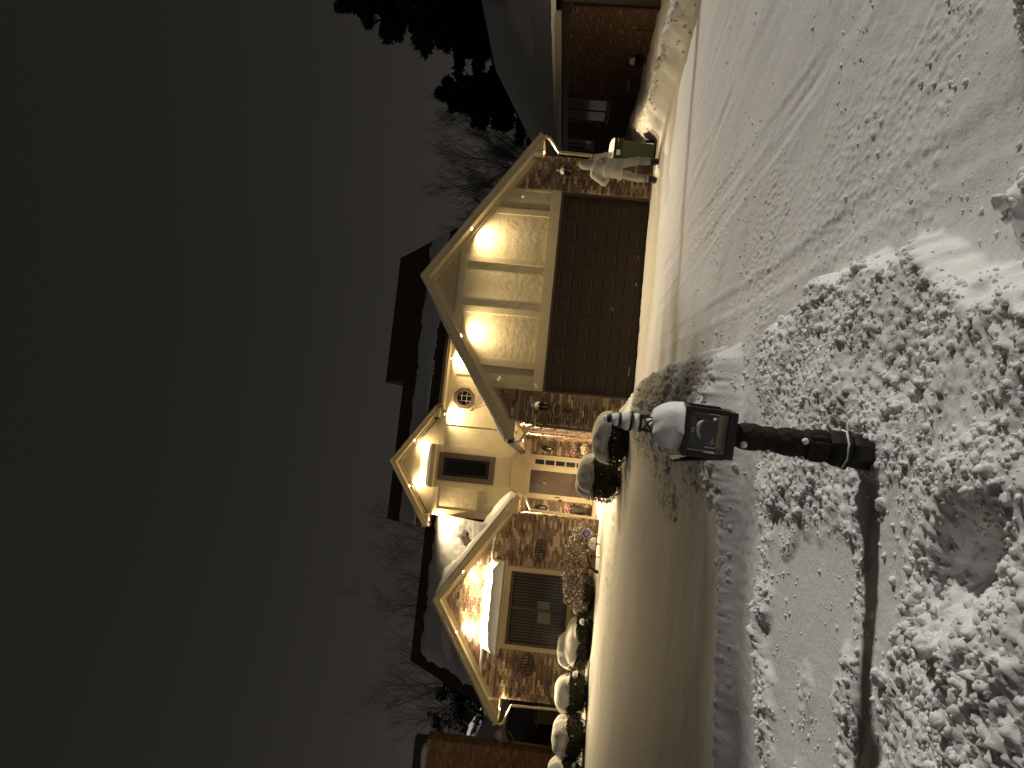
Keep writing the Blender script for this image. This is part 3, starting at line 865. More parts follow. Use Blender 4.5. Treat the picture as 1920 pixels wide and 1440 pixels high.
# entrance: storm door, side light, brick on both sides
def ent_bricks(u0, u1, seed):
    for (a, b, za, zb, k) in brick_cells(u0, u1, 0.36, 2.47, lambda *q: True, seed):
        d = 0.022 + random.uniform(-0.004, 0.004)
        JB.box(a, b, UY - d, UY + 0.01, za, zb)
ent_bricks(-3.05, -2.69, 11); ent_bricks(-1.24, -0.76, 12)
fd = pbox('front_door', M['entry_door'], house, -2.50, -1.76, UY - 0.02, UY - 0.004, 0.45, 2.44)
for (a, b, c, d) in ((-2.40, -2.17, 1.75, 2.32), (-2.09, -1.86, 1.75, 2.32), (-2.40, -2.17, 0.98, 1.66), (-2.09, -1.86, 0.98, 1.66), (-2.40, -2.17, 0.55, 0.88), (-2.09, -1.86, 0.55, 0.88)):
    pbox('panel', M['entry_door'], fd, a, b, UY - 0.032, UY - 0.0205, c, d, bevel=0.01)
for (a, b, c, d) in ((-2.66, -2.50, 0.42, 2.52), (-1.76, -1.60, 0.42, 2.52), (-2.499, -1.761, 2.43, 2.52), (-2.499, -1.761, 0.42, 0.57)):
    pbox('storm_door_frame', M['white_metal'] if 0 else M['trim'], fd, a, b, UY - 0.11, UY - 0.033, c, d)
pbox('storm_door_pane', M['glass'], fd, -2.499, -1.761, UY - 0.075, UY - 0.072, 0.571, 2.429)
pbox('latch', M['black_metal'], fd, -2.585, -2.55, UY - 0.15, UY - 0.111, 1.42, 1.58)
kn = MB(); kn.tube([(-2.13, UY - 0.05, 2.01), (-2.13, UY - 0.05, 1.96)], 0.018, 6)
for k in range(14):
    a0 = 2 * math.pi * k / 14; a1 = 2 * math.pi * (k + 1) / 14
    kn.tube([(-2.13 + 0.04 * math.cos(a0), UY - 0.055, 1.905 + 0.05 * math.sin(a0)), (-2.13 + 0.04 * math.cos(a1), UY - 0.055, 1.905 + 0.05 * math.sin(a1))], 0.009, 5)
kn.build('knocker', M['brass'], fd)
sl = pbox('side_light', M['trim'], house, -1.599, -1.25, UY - 0.09, UY - 0.003, 0.42, 2.52)
for k in range(5):
    zc = 2.17 - k * 0.335
    pbox('recess', M['dark_room'], sl, -1.555, -1.405, UY - 0.0965, UY - 0.0905, zc - 0.145, zc + 0.145)
    pbox('pane', M['glass'], sl, -1.553, -1.407, UY - 0.102, UY - 0.0985, zc - 0.143, zc + 0.143)
pbox('threshold', M['trim'], house, -2.7, -1.2, UY - 0.2, UY - 0.111, 0.37, 0.42)
pbox('mail_slot', M['black_metal'], house, -2.69, -2.62, UY - 0.13, UY - 0.1105, 1.34, 1.45)
# porch floor and red step
pbox('porch_floor', M['mortar'], house, -3.05, GX0 - 0.06, 5.35, UY - 0.2, -0.1, 0.36)
st = MB(); n = 14
pl = [(-3.16 + 0.0, 5.349), (-3.16, 5.1)] + [(-2.75 + 0.42 * math.cos(R(180 + 90 * k / 8)), 5.05 + 0.30 * math.sin(R(180 + 90 * k / 8))) for k in range(9)] + [(-1.3, 4.75), (-1.0, 5.0), (-1.0, 5.349)]
v = [(x, y, -0.1) for x, y in pl] + [(x, y, 0.245) for x, y in pl]
N_ = len(pl)
st.add(v, [tuple(range(N_ - 1, -1, -1)), tuple(range(N_, 2 * N_))] + [(i, (i + 1) % N_, (i + 1) % N_ + N_, i + N_) for i in range(N_)])
stp = st.build('porch_step', M['step'], house, bevel=0.02)
stp['label'] = 'orange-red rounded step edge under the porch snow'
snow_dome('snow_cap', (-2.05, 5.22, 0.246), 1.0, 0.34, 0.10, stp, 5, sq=5)

# ---- front wing
WX0, WX1, WY = -8.22, -3.07, 4.6
wg = gable(-5.69, 4.74, 3.04, 0.65, 4.28, WY, 8.0, 'wing_roof')
def w_soff(x): return wg.z(x) - 0.19
OP = (-6.74, -4.70, 0.95, 2.62)              # window opening
w = MB()
w.xz([(WX0, -0.3), (OP[0], -0.3), (OP[0], w_soff(OP[0])), (WX0, w_soff(WX0))], WY, WY + 0.2)
w.xz([(OP[1], -0.3), (WX1, -0.3), (WX1, w_soff(WX1)), (OP[1], w_soff(OP[1]))], WY, WY + 0.2)
w.xz([(OP[0], OP[3]), (OP[1], OP[3]), (OP[1], w_soff(OP[1])), (-5.69, w_soff(-5.69)), (OP[0], w_soff(OP[0]))], WY, WY + 0.2)
w.box(OP[0], OP[1], WY, WY + 0.2, -0.3, OP[2])
w.box(WX1 - 0.2, WX1, WY + 0.2, UY, -0.3, 2.65)
w.box(WX0, WX0 + 0.2, WY + 0.2, 12.0, -0.3, 2.65)
w.build('masonry_core', M['mortar'], house)
def wok(a, b, za, zb):
    if zb > min(w_soff(a), w_soff(b)) - 0.06: return False
    if b > OP[0] - 0.10 and a < OP[1] + 0.10 and za < 2.74 and zb > OP[2]: return False
    return True
for (a, b, za, zb, k) in brick_cells(WX0, WX1, BZ0, 4.5, wok, 21):
    xm = (a + b) / 2
    ra = ((xm > -3.62) or (xm < -7.68)) and za < 2.44 and block_raise(za)
    d = 0.022 + random.uniform(-0.006, 0.006) + (0.03 if ra else 0)
    JB.box(a, b, WY - d, WY + 0.01, za, zb)
side_bricks(WX1, 1, WY - 0.04, UY - 0.03, 2.62, lambda y, z: y < WY + 0.5 and block_raise(z), 22)
bk = JB.build('brickwork', M['brick_many'], house); bk['kind'] = 'stuff'
for sx, xw in ((-1, WX0), (1, WX1)):
    xe = wg.xc + sx * wg.half
    m = MB(); m.xz([(xw, wg.ze - 0.17), (xe, wg.ze - 0.17), (xe, wg.ze - 0.10), (xw, w_soff(xw) - 0.005)][::-sx], 4.30, WY - 0.004)
    m.build('eave_return', M['trim'], house)
    pbox('eave_soffit', M['trim'], house, min(xw, xe), max(xw, xe), WY - 0.003, UY, wg.ze - 0.165, wg.ze - 0.145)
    pbox('eave_fascia', M['trim'], house, min(xe, xe + sx * 0.03), max(xe, xe + sx * 0.03), 4.26, UY, wg.ze - 0.2, wg.ze - 0.02)
    g_ = MB(); g_.xz([(xe + sx * 0.031, wg.ze - 0.17), (xe + sx * 0.10, wg.ze - 0.17), (xe + sx * 0.14, wg.ze - 0.05), (xe + sx * 0.031, wg.ze - 0.05)][::sx], 4.24, UY - 0.1)
    g_.build('gutter', M['trim'], house)
# wide window with blinds
ww = pbox('wide_window', M['dark_room'], house, OP[0] + 0.001, OP[1] - 0.001, WY + 0.14, WY + 0.19, OP[2] + 0.001, OP[3] - 0.001)
for (a, b, c, d) in ((-6.86, -6.74, 0.85, 2.74), (-4.70, -4.58, 0.85, 2.74), (-6.739, -4.701, 2.62, 2.74), (-6.739, -4.701, 0.85, 0.95)):
    pbox('casing', M['trim'], ww, a, b, WY - 0.06, WY + 0.01, c, d)
for (a, b, c, d) in ((-6.739, -6.66, 0.951, 2.619), (-4.78, -4.701, 0.951, 2.619), (-6.659, -4.781, 2.53, 2.619), (-6.659, -4.781, 0.951, 1.03), (-5.765, -5.695, 1.031, 2.529)):
    pbox('sash', M['brown_frame'], ww, a, b, WY + 0.012, WY + 0.06, c, d)
pbox('pane', M['glass'], ww, -6.659, -5.766, WY + 0.034, WY + 0.037, 1.031, 2.529)
pbox('pane', M['glass'], ww, -5.694, -4.781, WY + 0.034, WY + 0.037, 1.031, 2.529)
xx = -6.63; sm_ = None
while xx < -4.80:
    if sm_ is None:
        m = MB(); m.slab((-0.004, WY + 0.070, 1.04), (0.050, WY + 0.118, 1.04), (0.050, WY + 0.118, 2.50), (-0.004, WY + 0.070, 2.50), 0.002)
        sm_ = m.build('blind_slat', M['blind'], ww); o = sm_
    else:
        o = sm_.copy(); COL.objects.link(o); o.parent = ww
    o.location = (xx, 0, 0); xx += 0.085
for (a, b, c, d) in ((-5.69, -5.47, 1.44, 1.80), (-6.08, -5.775, 1.40, 1.76)):
    pbox('paper_sheet', M['paper'], ww, a, b, WY + 0.066, WY + 0.068, c, d)
wh = MB()
wh.yz([(WY - 0.62, 2.75), (WY - 0.03, 2.75), (WY - 0.03, 3.12), (WY - 0.62, 2.83)], -6.95, -4.42)
hood2 = wh.build('window_hood', M['trim'], house)
def cov_h(s, t): return np.minimum(1, np.minimum(np.minimum(s, 1 - s) * 9, np.minimum(t * 8, (1 - t) * 14)) ) * 1.0 + 0.0
snow_sheet('snow_cap', (-6.95, WY - 0.63, 2.84), (2.53, 0, 0), (0, 0.60, 0.30), 60, 16, 0.24, lambda s, t: cov_h(s, t) + 0.03, hood2, seed=8, scale=2)
# wrought oval grilles either side of the window
def oval(cx, cz):
    g = MB(); n = 24
    for k in range(n):
        a0, a1 = 2 * math.pi * k / n, 2 * math.pi * (k + 1) / n
        g.tube([(cx + 0.31 * math.cos(a0), WY - 0.05, cz + 0.155 * math.sin(a0)), (cx + 0.31 * math.cos(a1), WY - 0.05, cz + 0.155 * math.sin(a1))], 0.012, 5, False)
    og = g.build('oval_grille', M['dark_trim'], house)
    for k in range(7):
        x = -0.25 + k * 0.0833; hh = 0.155 * math.sqrt(max(0, 1 - (x / 0.31) ** 2)) - 0.012
        pbox('bar', M['dark_trim'], og, cx + x - 0.012, cx + x + 0.012, WY - 0.065, WY - 0.045, cz - hh, cz + hh)
oval(-4.03, 1.85); oval(-7.23, 1.90)

# one-storey roof behind the wing
r = MB()
rz = lambda y: 2.80 + 0.656 * (y - 4.15)
r.slab((-8.5, 4.62, rz(4.62)), (-3.5, 4.62, rz(4.62)), (-3.5, 8.9, rz(8.9)), (-8.5, 8.9, rz(8.9)), 0.08)
r.slab((-3.5, 12.6, rz(4.62)), (-8.5, 12.6, rz(4.62)), (-8.5, 8.9, rz(8.9)), (-3.5, 8.9, rz(8.9)), 0.08)
roofW = r.build('rear_roof', M['shingle'], house)
m = MB(); m.yz([(4.9, 2.66), (12.3, 2.66), (8.9, rz(8.9) - 0.1)], -8.3, -8.2); m.build('gable_wall', M['siding'], house)
m = MB(); m.yz([(4.60, rz(4.60)), (8.9, rz(8.9) + 0.01), (12.6, rz(4.60)), (12.6, rz(4.60) - 0.17), (8.9, rz(8.9) - 0.17), (4.6, rz(4.6) - 0.17)], -8.54, -8.501); m.build('rake_fascia', M['dark_trim'], house)
# snow on the roofs
def cov_rear(s, t):
    e1 = 0.84 + 0.03 * n2(s * 9, t * 0, 71) + 0.02 * n2(s * 30, t * 30, 72)
    left_ = (s - 0.075 - 0.03 * n2(t * 8, s * 0, 73) - 0.012 * n2(t * 30, s * 30, 74)) * 12
    patch = np.sqrt(((s - 0.865) / 0.052) ** 2 + ((t - 0.36) / 0.075) ** 2) + 0.45 * n2(s * 22, t * 16, 75) + 0.15 * n2(s * 60, t * 50, 76)
    return np.minimum(np.minimum(1, np.minimum((e1 - t) * 10, left_)), (patch - 0.85) * 0.7)
snow_sheet('snow', (-8.5, 4.63, rz(4.63)), (5.0, 0, 0), (0, 4.27, rz(8.9) - rz(4.63)), 150, 100, 0.15, cov_rear, roofW, seed=9)
def cov_wing(s, t):
    c = np.minimum(1, np.minimum((1.03 - t) * 8, (s + 0.05) * 10))
    return c * (0.10 + 0.9 * sm((s - 0.06) / 0.3)) * (1 + 3.2 * sm((s - 0.35) / 0.6) * sm((t + 0.25) / 0.4))
def eaves_snow(g, sx, parent, y1, cover, thick, seed):
    U = (0, y1 - g.yf, 0); V_ = (-sx * g.half, 0, g.slope * g.half)
    snow_sheet('snow', (g.xc + sx * g.half, g.yf, g.ze), U, V_, 70, 60, thick, cover, parent, seed=seed)
eaves_snow(wg, 1, wg.roof, 7.25, cov_wing, 0.17, 10)
eaves_snow(wg, -1, wg.roof, 7.9, lambda s, t: np.minimum(1, np.minimum((1.02 - t) * 8, (s + 0.03) * 14)), 0.09, 11)
eaves_snow(gg, -1, gg.roof, 7.2, lambda s, t: np.minimum(1, np.minimum((0.9 + 0.06 * n2(s * 8, t * 8, 3) - t) * 8, (s - 0.01) * 14)), 0.09, 12)
eaves_snow(gg, 1, gg.roof, 7.2, lambda s, t: np.minimum(1, np.minimum((0.9 + 0.06 * n2(s * 8, t * 8, 4) - t) * 8, (s - 0.01) * 14)), 0.09, 13)
def cov_main(s, t):
    hi = 0.42 + 0.06 * n2(s * 6, t * 0, 81) + 0.03 * n2(s * 25, t * 20, 82)
    lo = 0.14 + 0.05 * n2(s * 7, t * 0 + 3, 83) + 0.02 * n2(s * 30, t * 20, 84)
    return np.minimum(1, np.minimum((hi - t) * 12, (t - lo) * 12))
zr = lambda y: 5.62 + (8.47 - 5.62) / 4.47 * (y - 6.83)
snow_sheet('snow', (1.05, 6.83, zr(6.83)), (4.9, 0, 0), (0, 4.47, 2.85), 120, 90, 0.045, cov_main, roofA, seed=14)
snow_sheet('snow', (-3.95, 7.48, zr(7.48)), (5.0, 0, 0), (0, 2.22, 1.415), 120, 60, 0.045, lambda s, t: np.minimum(1, np.minimum((0.55 + 0.06 * n2(s * 8, t * 0, 86) - t) * 10, (t + 0.05) * 10)), roofB, seed=15)

# downspouts with elbows under the eaves
def downspout(pts, mat='trim', rad=0.042):
    MB().tube(pts, rad, 4).build('downspout', M[mat], house)
downspout([(-1.26, -0.25, 2.66), (-1.20, -0.20, 2.52), (-0.85, -0.12, 2.36), (-0.80, -0.10, 2.2)])
downspout([(-0.80, -0.02, 2.30), (-0.80, -0.02, 0.2)], 'brown_frame', 0.045)
downspout([(6.14, -0.25, 2.66), (6.10, -0.2, 2.52), (5.83, -0.10, 2.30), (5.77, -0.06, 0.2)])
downspout([(-2.52, 4.35, 2.56), (-2.56, 4.4, 2.44), (-2.92, 4.5, 2.26), (-2.99, 4.52, 0.3)])
downspout([(-8.86, 4.35, 2.56), (-8.82, 4.4, 2.44), (-8.36, 4.5, 2.26), (-8.30, 4.52, 0.2)])
# little fixtures on the garage gable
cb = MB().tube([(0.20, -0.04, 3.16), (0.20, -0.10, 3.15)], 0.02, 8).build('camera_mount', M['white_metal'], house)
MB().tube([(0.13, -0.16, 3.19), (0.25, -0.10, 3.13)], 0.033, 10).build('security_camera', M['white_metal'], house)
MB().tube([(0.27, -0.09, 3.12), (0.255, -0.095, 3.128)], 0.026, 10).build('camera_lens', M['black_plastic'], house)
m = MB(); m.tube([(0.10, -0.05, 2.30), (0.10, -0.12, 2.28)], 0.03, 8); m.ball((0.13, -0.13, 2.30), 0.03); m.ball((0.07, -0.13, 2.27), 0.026)
m.build('sensor_light', M['white_metal'], house)
m = MB(); m.tube([(4.66, -0.05, 3.06), (4.66, -0.11, 3.04)], 0.028, 8); m.ball((4.66, -0.12, 3.03), 0.03); m.build('sensor_light', M['white_metal'], house)

# ------------------------------------------------------------------ lit eave lights (each a thing: ring, lens, its lamp)
WARM = (1.0, 0.76, 0.42)
def eave_light(p, d, power, label, size=172, blend=1.0):
    """p, d in house coordinates; the lamp sits in the lens and shines along d"""
    pos = hw(*p)
    dv = (HX * d[0] + HY * d[1] + Vector((0, 0, d[2]))).normalized()
    e_ = empty('eave_light', pos)
    e_.rotation_mode = 'QUATERNION'
    e_.rotation_quaternion = (-dv).to_track_quat('Z', 'Y')
    ring = MB(); ring.lathe([(0.052, 0.012), (0.056, -0.004), (0.050, -0.010), (0.040, -0.010), (0.038, 0.0)], 14)
    ring.build('trim_ring', M['white_metal'], e_, smooth=True)
    ln = MB(); ln.lathe([(0.034, -0.004), (0.03, -0.012), (0.012, -0.017)], 12)
    ln.build('lens', M['lens'], e_, smooth=True)
    ld = bpy.data.lights.new('bulb', 'SPOT'); ld.energy = power; ld.color = WARM
    ld.spot_size = R(size); ld.spot_blend = blend; ld.shadow_soft_size = 0.03
    lo = bpy.data.objects.new('bulb', ld); COL.objects.link(lo); lo.parent = e_; lo.location = (0, 0, -0.03)
    tag(e_, label, 'light', 'lit eave lights')
    return e_
s1 = (-0.36, -0.22, -0.85); s2 = (0.36, -0.22, -0.85)
eave_light((3.72, -0.20, gg.z(3.72) - 0.205), s1, 330, 'lit recessed light under the right slope of the garage gable', size=168)
eave_light((1.12, -0.20, gg.z(1.12) - 0.205), s2, 330, 'lit recessed light under the left slope of the garage gable', size=168)
eave_light((-0.98, 0.35, gg.ze - 0.18), (0, 0.25, -1), 490, 'lit recessed light under the left garage eave above the side wall')
eave_light((-0.98, 4.2, gg.ze - 0.18), (0, 0, -1), 577, 'lit porch light in the corner right of the front door')
eave_light((5.90, 0.15, gg.ze - 0.18), (-0.05, -0.1, -1), 290, 'lit recessed light under the right garage eave above the person')
eave_light((1.60, 7.06, 5.425), (0, 0.1, -1), 273, 'lit upper eave light right of the octagonal window')
eave_light((-0.25, 7.06, 5.425), (0, 0.1, -1), 340, 'lit upper eave light left of the octagonal window')
eave_light((-1.20, 7.14, ug.z(-1.20) - 0.185), s1, 152, 'lit light under the right slope of the entry gable')
eave_light((-2.68, 7.14, ug.z(-2.68) - 0.185), s2, 152, 'lit light under the left slope of the entry gable')
eave_light((-3.68, 7.12, ug.ze - 0.155), (0.1, 0.0, -1), 297, 'lit light at the left eave corner of the entry gable')
eave_light((-4.85, 4.36, wg.z(-4.85) - 0.205), s1, 524, 'lit light under the right slope of the left wing gable')
eave_light((-6.53, 4.36, wg.z(-6.53) - 0.205), s2, 524, 'lit light under the left slope of the left wing gable')
eave_light((-2.86, 4.75, wg.ze - 0.18), (0, 0.2, -1), 852, 'lit light under the right eave of the left wing by the porch')
eave_light((-8.5, 4.55, wg.ze - 0.18), (0.7, -0.1, -1), 442, 'lit light under the far left eave of the left wing')

# ------------------------------------------------------------------ wall lanterns
def wall_lantern(p, label, snow):
    L = empty('wall_lantern', hw(*p), PSI)
    b = MB(); b.box(-0.05, 0.05, 0.0, 0.03, -0.10, 0.12); b.tube([(0, 0.0, 0.08), (0, -0.08, 0.11), (0, -0.12, 0.07)], 0.012, 6)
    b.build('bracket', M['black_metal'], L)
    c = MB(); c.lathe([(0.012, 0.20), (0.018, 0.17), (0.05, 0.12), (0.105, 0.06), (0.11, 0.045), (0.09, 0.04)][::-1], 6, (0, -0.13, 0))
    c.build('cap', M['black_metal'], L)
    f = MB()
    for k in range(6):
        a = R(60 * k)
        f.tube([(0.085 * math.cos(a), -0.13 + 0.085 * math.sin(a), 0.04), (0.055 * math.cos(a), -0.13 + 0.055 * math.sin(a), -0.17)], 0.008, 4)
    f.lathe([(0.01, -0.27), (0.02, -0.24), (0.012, -0.22), (0.06, -0.19), (0.06, -0.17)], 6, (0, -0.13, 0))
    f.build('cage', M['black_metal'], L)
    g = MB(); g.lathe([(0.050, -0.165), (0.078, 0.035)], 6, (0, -0.13, 0)); g.build('pane', M['glass'], L)
    k = MB(); k.lathe([(0.012, -0.165), (0.012, -0.05), (0.002, -0.02)], 8, (0, -0.13, 0)); k.build('candle_tube', M['white_metal'], L)
    if snow:
        snow_dome('snow_cap', (0, -0.13, 0.055), 0.10, 0.095, 0.10, L, 3, sq=2, n=16, rings=7, droop=0.01)
        MB().ball((0, -0.13, 0.205), 0.026).build('snow_tip', M['snow'], L, smooth=True)
    tag(L, label, 'lantern', 'black wall lanterns')
wall_lantern((-0.36, -0.055, 2.12), 'black wall lantern with snowy cap above the house number plaque', True)
wall_lantern((5.34, -0.055, 2.07), 'black wall lantern with snowy cap above the person at the garage', True)
wall_lantern((-2.93, UY - 0.03, 2.02), 'black wall lantern left of the front door', False)
wall_lantern((-1.03, UY - 0.03, 2.00), 'black wall lantern right of the front door', False)

# house number plaque
pq = empty('number_plaque', hw(-0.39, -0.052, 1.75), PSI)
def disc(rx, rz, y0, y1, n=28):
    m = MB()
    v = [(rx * math.cos(2 * math.pi * k / n), y0, rz * math.sin(2 * math.pi * k / n)) for k in range(n)] + [(rx * math.cos(2 * math.pi * k / n), y1, rz * math.sin(2 * math.pi * k / n)) for k in range(n)]
    return m.add(v, [tuple(range(n)), tuple(range(2 * n - 1, n - 1, -1))] + [(k + n, (k + 1) % n + n, (k + 1) % n, k) for k in range(n)])
disc(0.165, 0.095, -0.012, 0.004).build('plate', M['brown_frame'], pq)
rim = MB()
for k in range(28):
    a0, a1 = 2 * math.pi * k / 28, 2 * math.pi * (k + 1) / 28
    rim.tube([(0.16 * math.cos(a0), -0.015, 0.09 * math.sin(a0)), (0.16 * math.cos(a1), -0.015, 0.09 * math.sin(a1))], 0.007, 5, False)
rim.build('rim', M['blind'], pq)
fc = bpy.data.curves.new('numeral_text', 'FONT'); fc.body = '11743'; fc.size = 0.105; fc.extrude = 0.004; fc.align_x = 'CENTER'; fc.align_y = 'CENTER'
to = bpy.data.objects.new('tmp_text', fc); COL.objects.link(to)
bpy.context.view_layer.update()
nm = bpy.data.meshes.new_from_object(to.evaluated_get(bpy.context.evaluated_depsgraph_get()))
bpy.data.objects.remove(to)
nm.materials.clear()
no = link('numerals', nm, M['black_metal'], pq); no.rotation_euler = (R(90), 0, 0); no.location = (0, -0.017, 0.0)
tag(pq, 'oval house number plaque 11743 on the brick left of the garage door', 'plaque')
th = empty('thermometer', hw(-0.385, -0.055, 1.37), PSI)
MB().box(-0.022, 0.022, -0.015, 0.004, 0, 0.23).build('back_plate', M['black_metal'], th)
MB().tube([(0, -0.02, 0.03), (0, -0.02, 0.2)], 0.006, 6).build('tube', M['bronze'], th)
tag(th, 'slim dark strip fixed to the brick below the number plaque', 'wall ornament')
rb = empty('round_bell', hw(-2.93, UY - 0.028, 1.52), PSI)
disc(0.055, 0.055, -0.02, 0.006, 18).build('plate', M['black_metal'], rb)
disc(0.018, 0.018, -0.028, -0.0201, 12).build('button', M['white_metal'], rb)
tag(rb, 'small round dark bell plate under the left door lantern', 'doorbell')

# ------------------------------------------------------------------ foliage helpers
def leaf_cloud(name, P, N, size, mat, parent, asp=0.55, jit=0.5):
    """small two-triangle leaves at points P roughly facing N"""
    n = len(P)
    N = N + rng.normal(0, jit, (n, 3)); N /= np.linalg.norm(N, axis=1, keepdims=True)
    T = np.cross(N, rng.normal(size=(n, 3))); T /= np.linalg.norm(T, axis=1, keepdims=True)
    B = np.cross(N, T)
    s = size * rng.uniform(0.6, 1.35, n)[:, None]
    V = np.stack([P - T * s, P - B * s * asp, P + T * s, P + B * s * asp], 1).reshape(-1, 3)
    F = np.arange(4 * n).reshape(n, 4)
    return np_mesh(name, V, F, mat, parent, smooth=False)

def rounded_points(n, rx, ry, rz_, sq=3.0, inner=0.72):
    d = rng.normal(size=(n, 3)); d /= np.linalg.norm(d, axis=1, keepdims=True)
    k = (np.abs(d[:, 0]) ** sq + np.abs(d[:, 1]) ** sq + np.abs(d[:, 2]) ** sq) ** (-1 / sq)
    q = inner + (1 - inner) * rng.random(n) ** 0.5
    wob = 1 + 0.10 * n3(d * 2.5, 5) + 0.07 * n3(d * 6, 6)
    P = d * (k * q * wob)[:, None] * np.array([rx, ry, rz_])
    return P, d

def shrub(x, y, rx, ry, h, label, cap=(0.92, 0.16), seed=0, n=2600, leafm='leaf', sq=3.2, zoff=0.0, caph=None, name='shrub'):
    z0 = H1(x, y) - 0.04
    s_ = empty(name, (x, y, z0), PSI * 0.6)
    core = rounded_points(260, rx * 0.80, ry * 0.80, h * 0.40, sq, 1.0)
    V0, F = ico(3)
    k = (np.abs(V0[:, 0]) ** sq + np.abs(V0[:, 1]) ** sq + np.abs(V0[:, 2]) ** sq) ** (-1 / sq)
    np_mesh('core', V0 * k[:, None] * np.array([rx * 0.82, ry * 0.82, h * 0.42]) + np.array([0, 0, h * 0.5]), F, M['twig'], s_)
    P, D = rounded_points(n, rx, ry, h * 0.5, sq)
    P[:, 2] += h * 0.5
    leaf_cloud('foliage', P, D, 0.026, M[leafm], s_)
    tw = MB()
    for i in range(22):
        a = random.uniform(0, 2 * math.pi); q = random.uniform(0.55, 0.98)
        b = Vector((rx * q * math.cos(a), ry * q * math.sin(a), h * random.uniform(0.55, 0.95)))
        tw.tube([b * 0.8, b * 1.0 + Vector((0, 0, 0.04)), b * 1.06 + Vector((0, 0, random.uniform(0.04, 0.10)))], [0.006, 0.004, 0.002], 4)
    tw.build('twigs', M['twig'], s_)['kind'] = 'stuff'
    if cap:
        snow_dome('snow_cap', (0, 0, h * cap[0]), rx * 1.0, ry * 1.0, cap[1], s_, seed, sq=2.5, wob=0.14, droop=0.07, n=64, rings=20, pw=2.6)
    # snow caught between the leaves
    P2, D2 = rounded_points(70, rx * 1.01, ry * 1.01, h * 0.5, sq, 0.97); P2[:, 2] += h * 0.5
    keep = P2[:, 2] > h * 0.45
    leaf_cloud('caught_snow', P2[keep], D2[keep] + np.array([0, 0, 1.0]), 0.024, M['snow'], s_, 0.8)['kind'] = 'stuff'
    tag(s_, label, 'shrub', 'clipped snow-capped shrubs')
    return s_
shrub(-0.90, 15.5, 0.52, 0.46, 0.56, 'snow-capped clipped shrub right behind the lamp post top, beside the garage', (0.86, 0.26), 31)
shrub(-1.82, 16.5, 0.50, 0.46, 0.76, 'snow-capped clipped shrub left of its twin, in front of the front door', (0.92, 0.24), 32)
shrub(-6.62, 20.5, 0.66, 0.5, 0.56, 'low wide clipped shrub with flat snow cap below the wide window', (0.86, 0.20), 33)
shrub(-7.05, 21.0, 0.52, 0.45, 0.66, 'rounded shrub with a tall snow mound behind the low wide shrub', (0.85, 0.30), 34)
shrub(-7.82, 20.0, 0.50, 0.46, 0.74, 'round snow-capped shrub just beyond the left corner of the left wing', (0.78, 0.28), 35)
shrub(-8.72, 19.5, 0.53, 0.48, 0.74, 'big round shrub second from the left picture edge with soft snow cap', (0.78, 0.28), 36)
shrub(-9.62, 19.2, 0.50, 0.48, 0.78, 'snow-covered shrub cut off by the left edge of the photo', (0.78, 0.28), 37)
shrub(-5.45, 20.7, 0.55, 0.42, 0.60, 'dark leafy shrub with little snow beneath the weeping tree', (0.80, 0.10), 38, n=3000)

# weeping ornamental tree with curled snowy leaves
def weeping_tree():
    x, y = -4.62, 20.0
    z0 = H1(x, y) - 0.05
    t = empty('weeping_tree', (x, y, z0))
    tr = MB()
    tr.tube([(-0.02, 0, 0), (0.0, 0, 0.12), (0.10, 0.02, 0.26), (0.02, 0.0, 0.40), (0.16, 0.03, 0.58), (0.10, 0.03, 0.74)], [0.05, 0.045, 0.04, 0.036, 0.03, 0.02], 8)
    tr.tube([(0.08, 0.02, 0.25), (0.36, -0.04, 0.36), (0.62, 0.0, 0.42), (0.78, 0.0, 0.56), (0.70, 0.02, 0.72)], [0.035, 0.03, 0.026, 0.02, 0.012], 7)
    tr.tube([(0.60, 0, 0.41), (0.84, 0.02, 0.44), (0.98, 0.02, 0.56), (0.96, 0.0, 0.72)], [0.022, 0.018, 0.015, 0.008], 6)
    tr.tube([(0.02, 0.0, 0.40), (-0.25, 0.05, 0.52), (-0.5, 0.05, 0.66)], [0.03, 0.022, 0.012], 6)
    tr.build('trunk', M['bark'], t, smooth=True)
    tw = MB(); pts = []
    for i in range(120):
        u = random.uniform(-0.88, 1.0); a = random.uniform(-0.42, 0.42)
        top = 0.66 + 0.24 * math.cos(u * 1.25) - 0.5 * a * a + random.uniform(-0.05, 0.05)
        p = Vector((u, a, top)); q = [p]
        dx = 0.12 * (u + random.uniform(-0.5, 0.5))
        for k in range(4):
            p = p + Vector((dx * 0.5, random.uniform(-0.02, 0.02), -0.065 * (k * 0.7 + 0.3) - random.uniform(0, 0.02))); q.append(p)
        tw.tube(q, [0.007, 0.006, 0.005, 0.004, 0.003], 4, False)
        pts += q
    tw.build('branches', M['twig'], t)
    P = np.array([p[:] for p in pts]); P = P[rng.integers(0, len(P), 5200)] + rng.normal(0, 0.04, (5200, 3))
    leaf_cloud('crown', P, rng.normal(size=P.shape), 0.028, M['dry_leaf'], t, 0.4)
    P = np.array([p[:] for p in pts]); P = P[rng.integers(0, len(P), 300)] + rng.normal(0, 0.03, (300, 3)) + np.array([0, 0, 0.03])
    # curled pads of snow on the twigs
    V0, F0 = ico(1)
    S = rng.uniform(0.010, 0.030, len(P))
    V = (V0[None] * S[:, None, None] * np.array([1.2, 1, 0.6]) * (1 + 0.35 * rng.normal(size=(len(P), len(V0), 1)) * 0.6) + P[:, None]).reshape(-1, 3)
    F = (np.arange(len(P)) * len(V0))[:, None, None] + F0[None]
    o = np_mesh('snow', V, F.reshape(-1, 3), M['snow'], t); o['kind'] = 'stuff'
    tag(t, 'weeping ornamental tree with crooked trunk and curled snowy brown leaves by the wide window', 'tree')
weeping_tree()

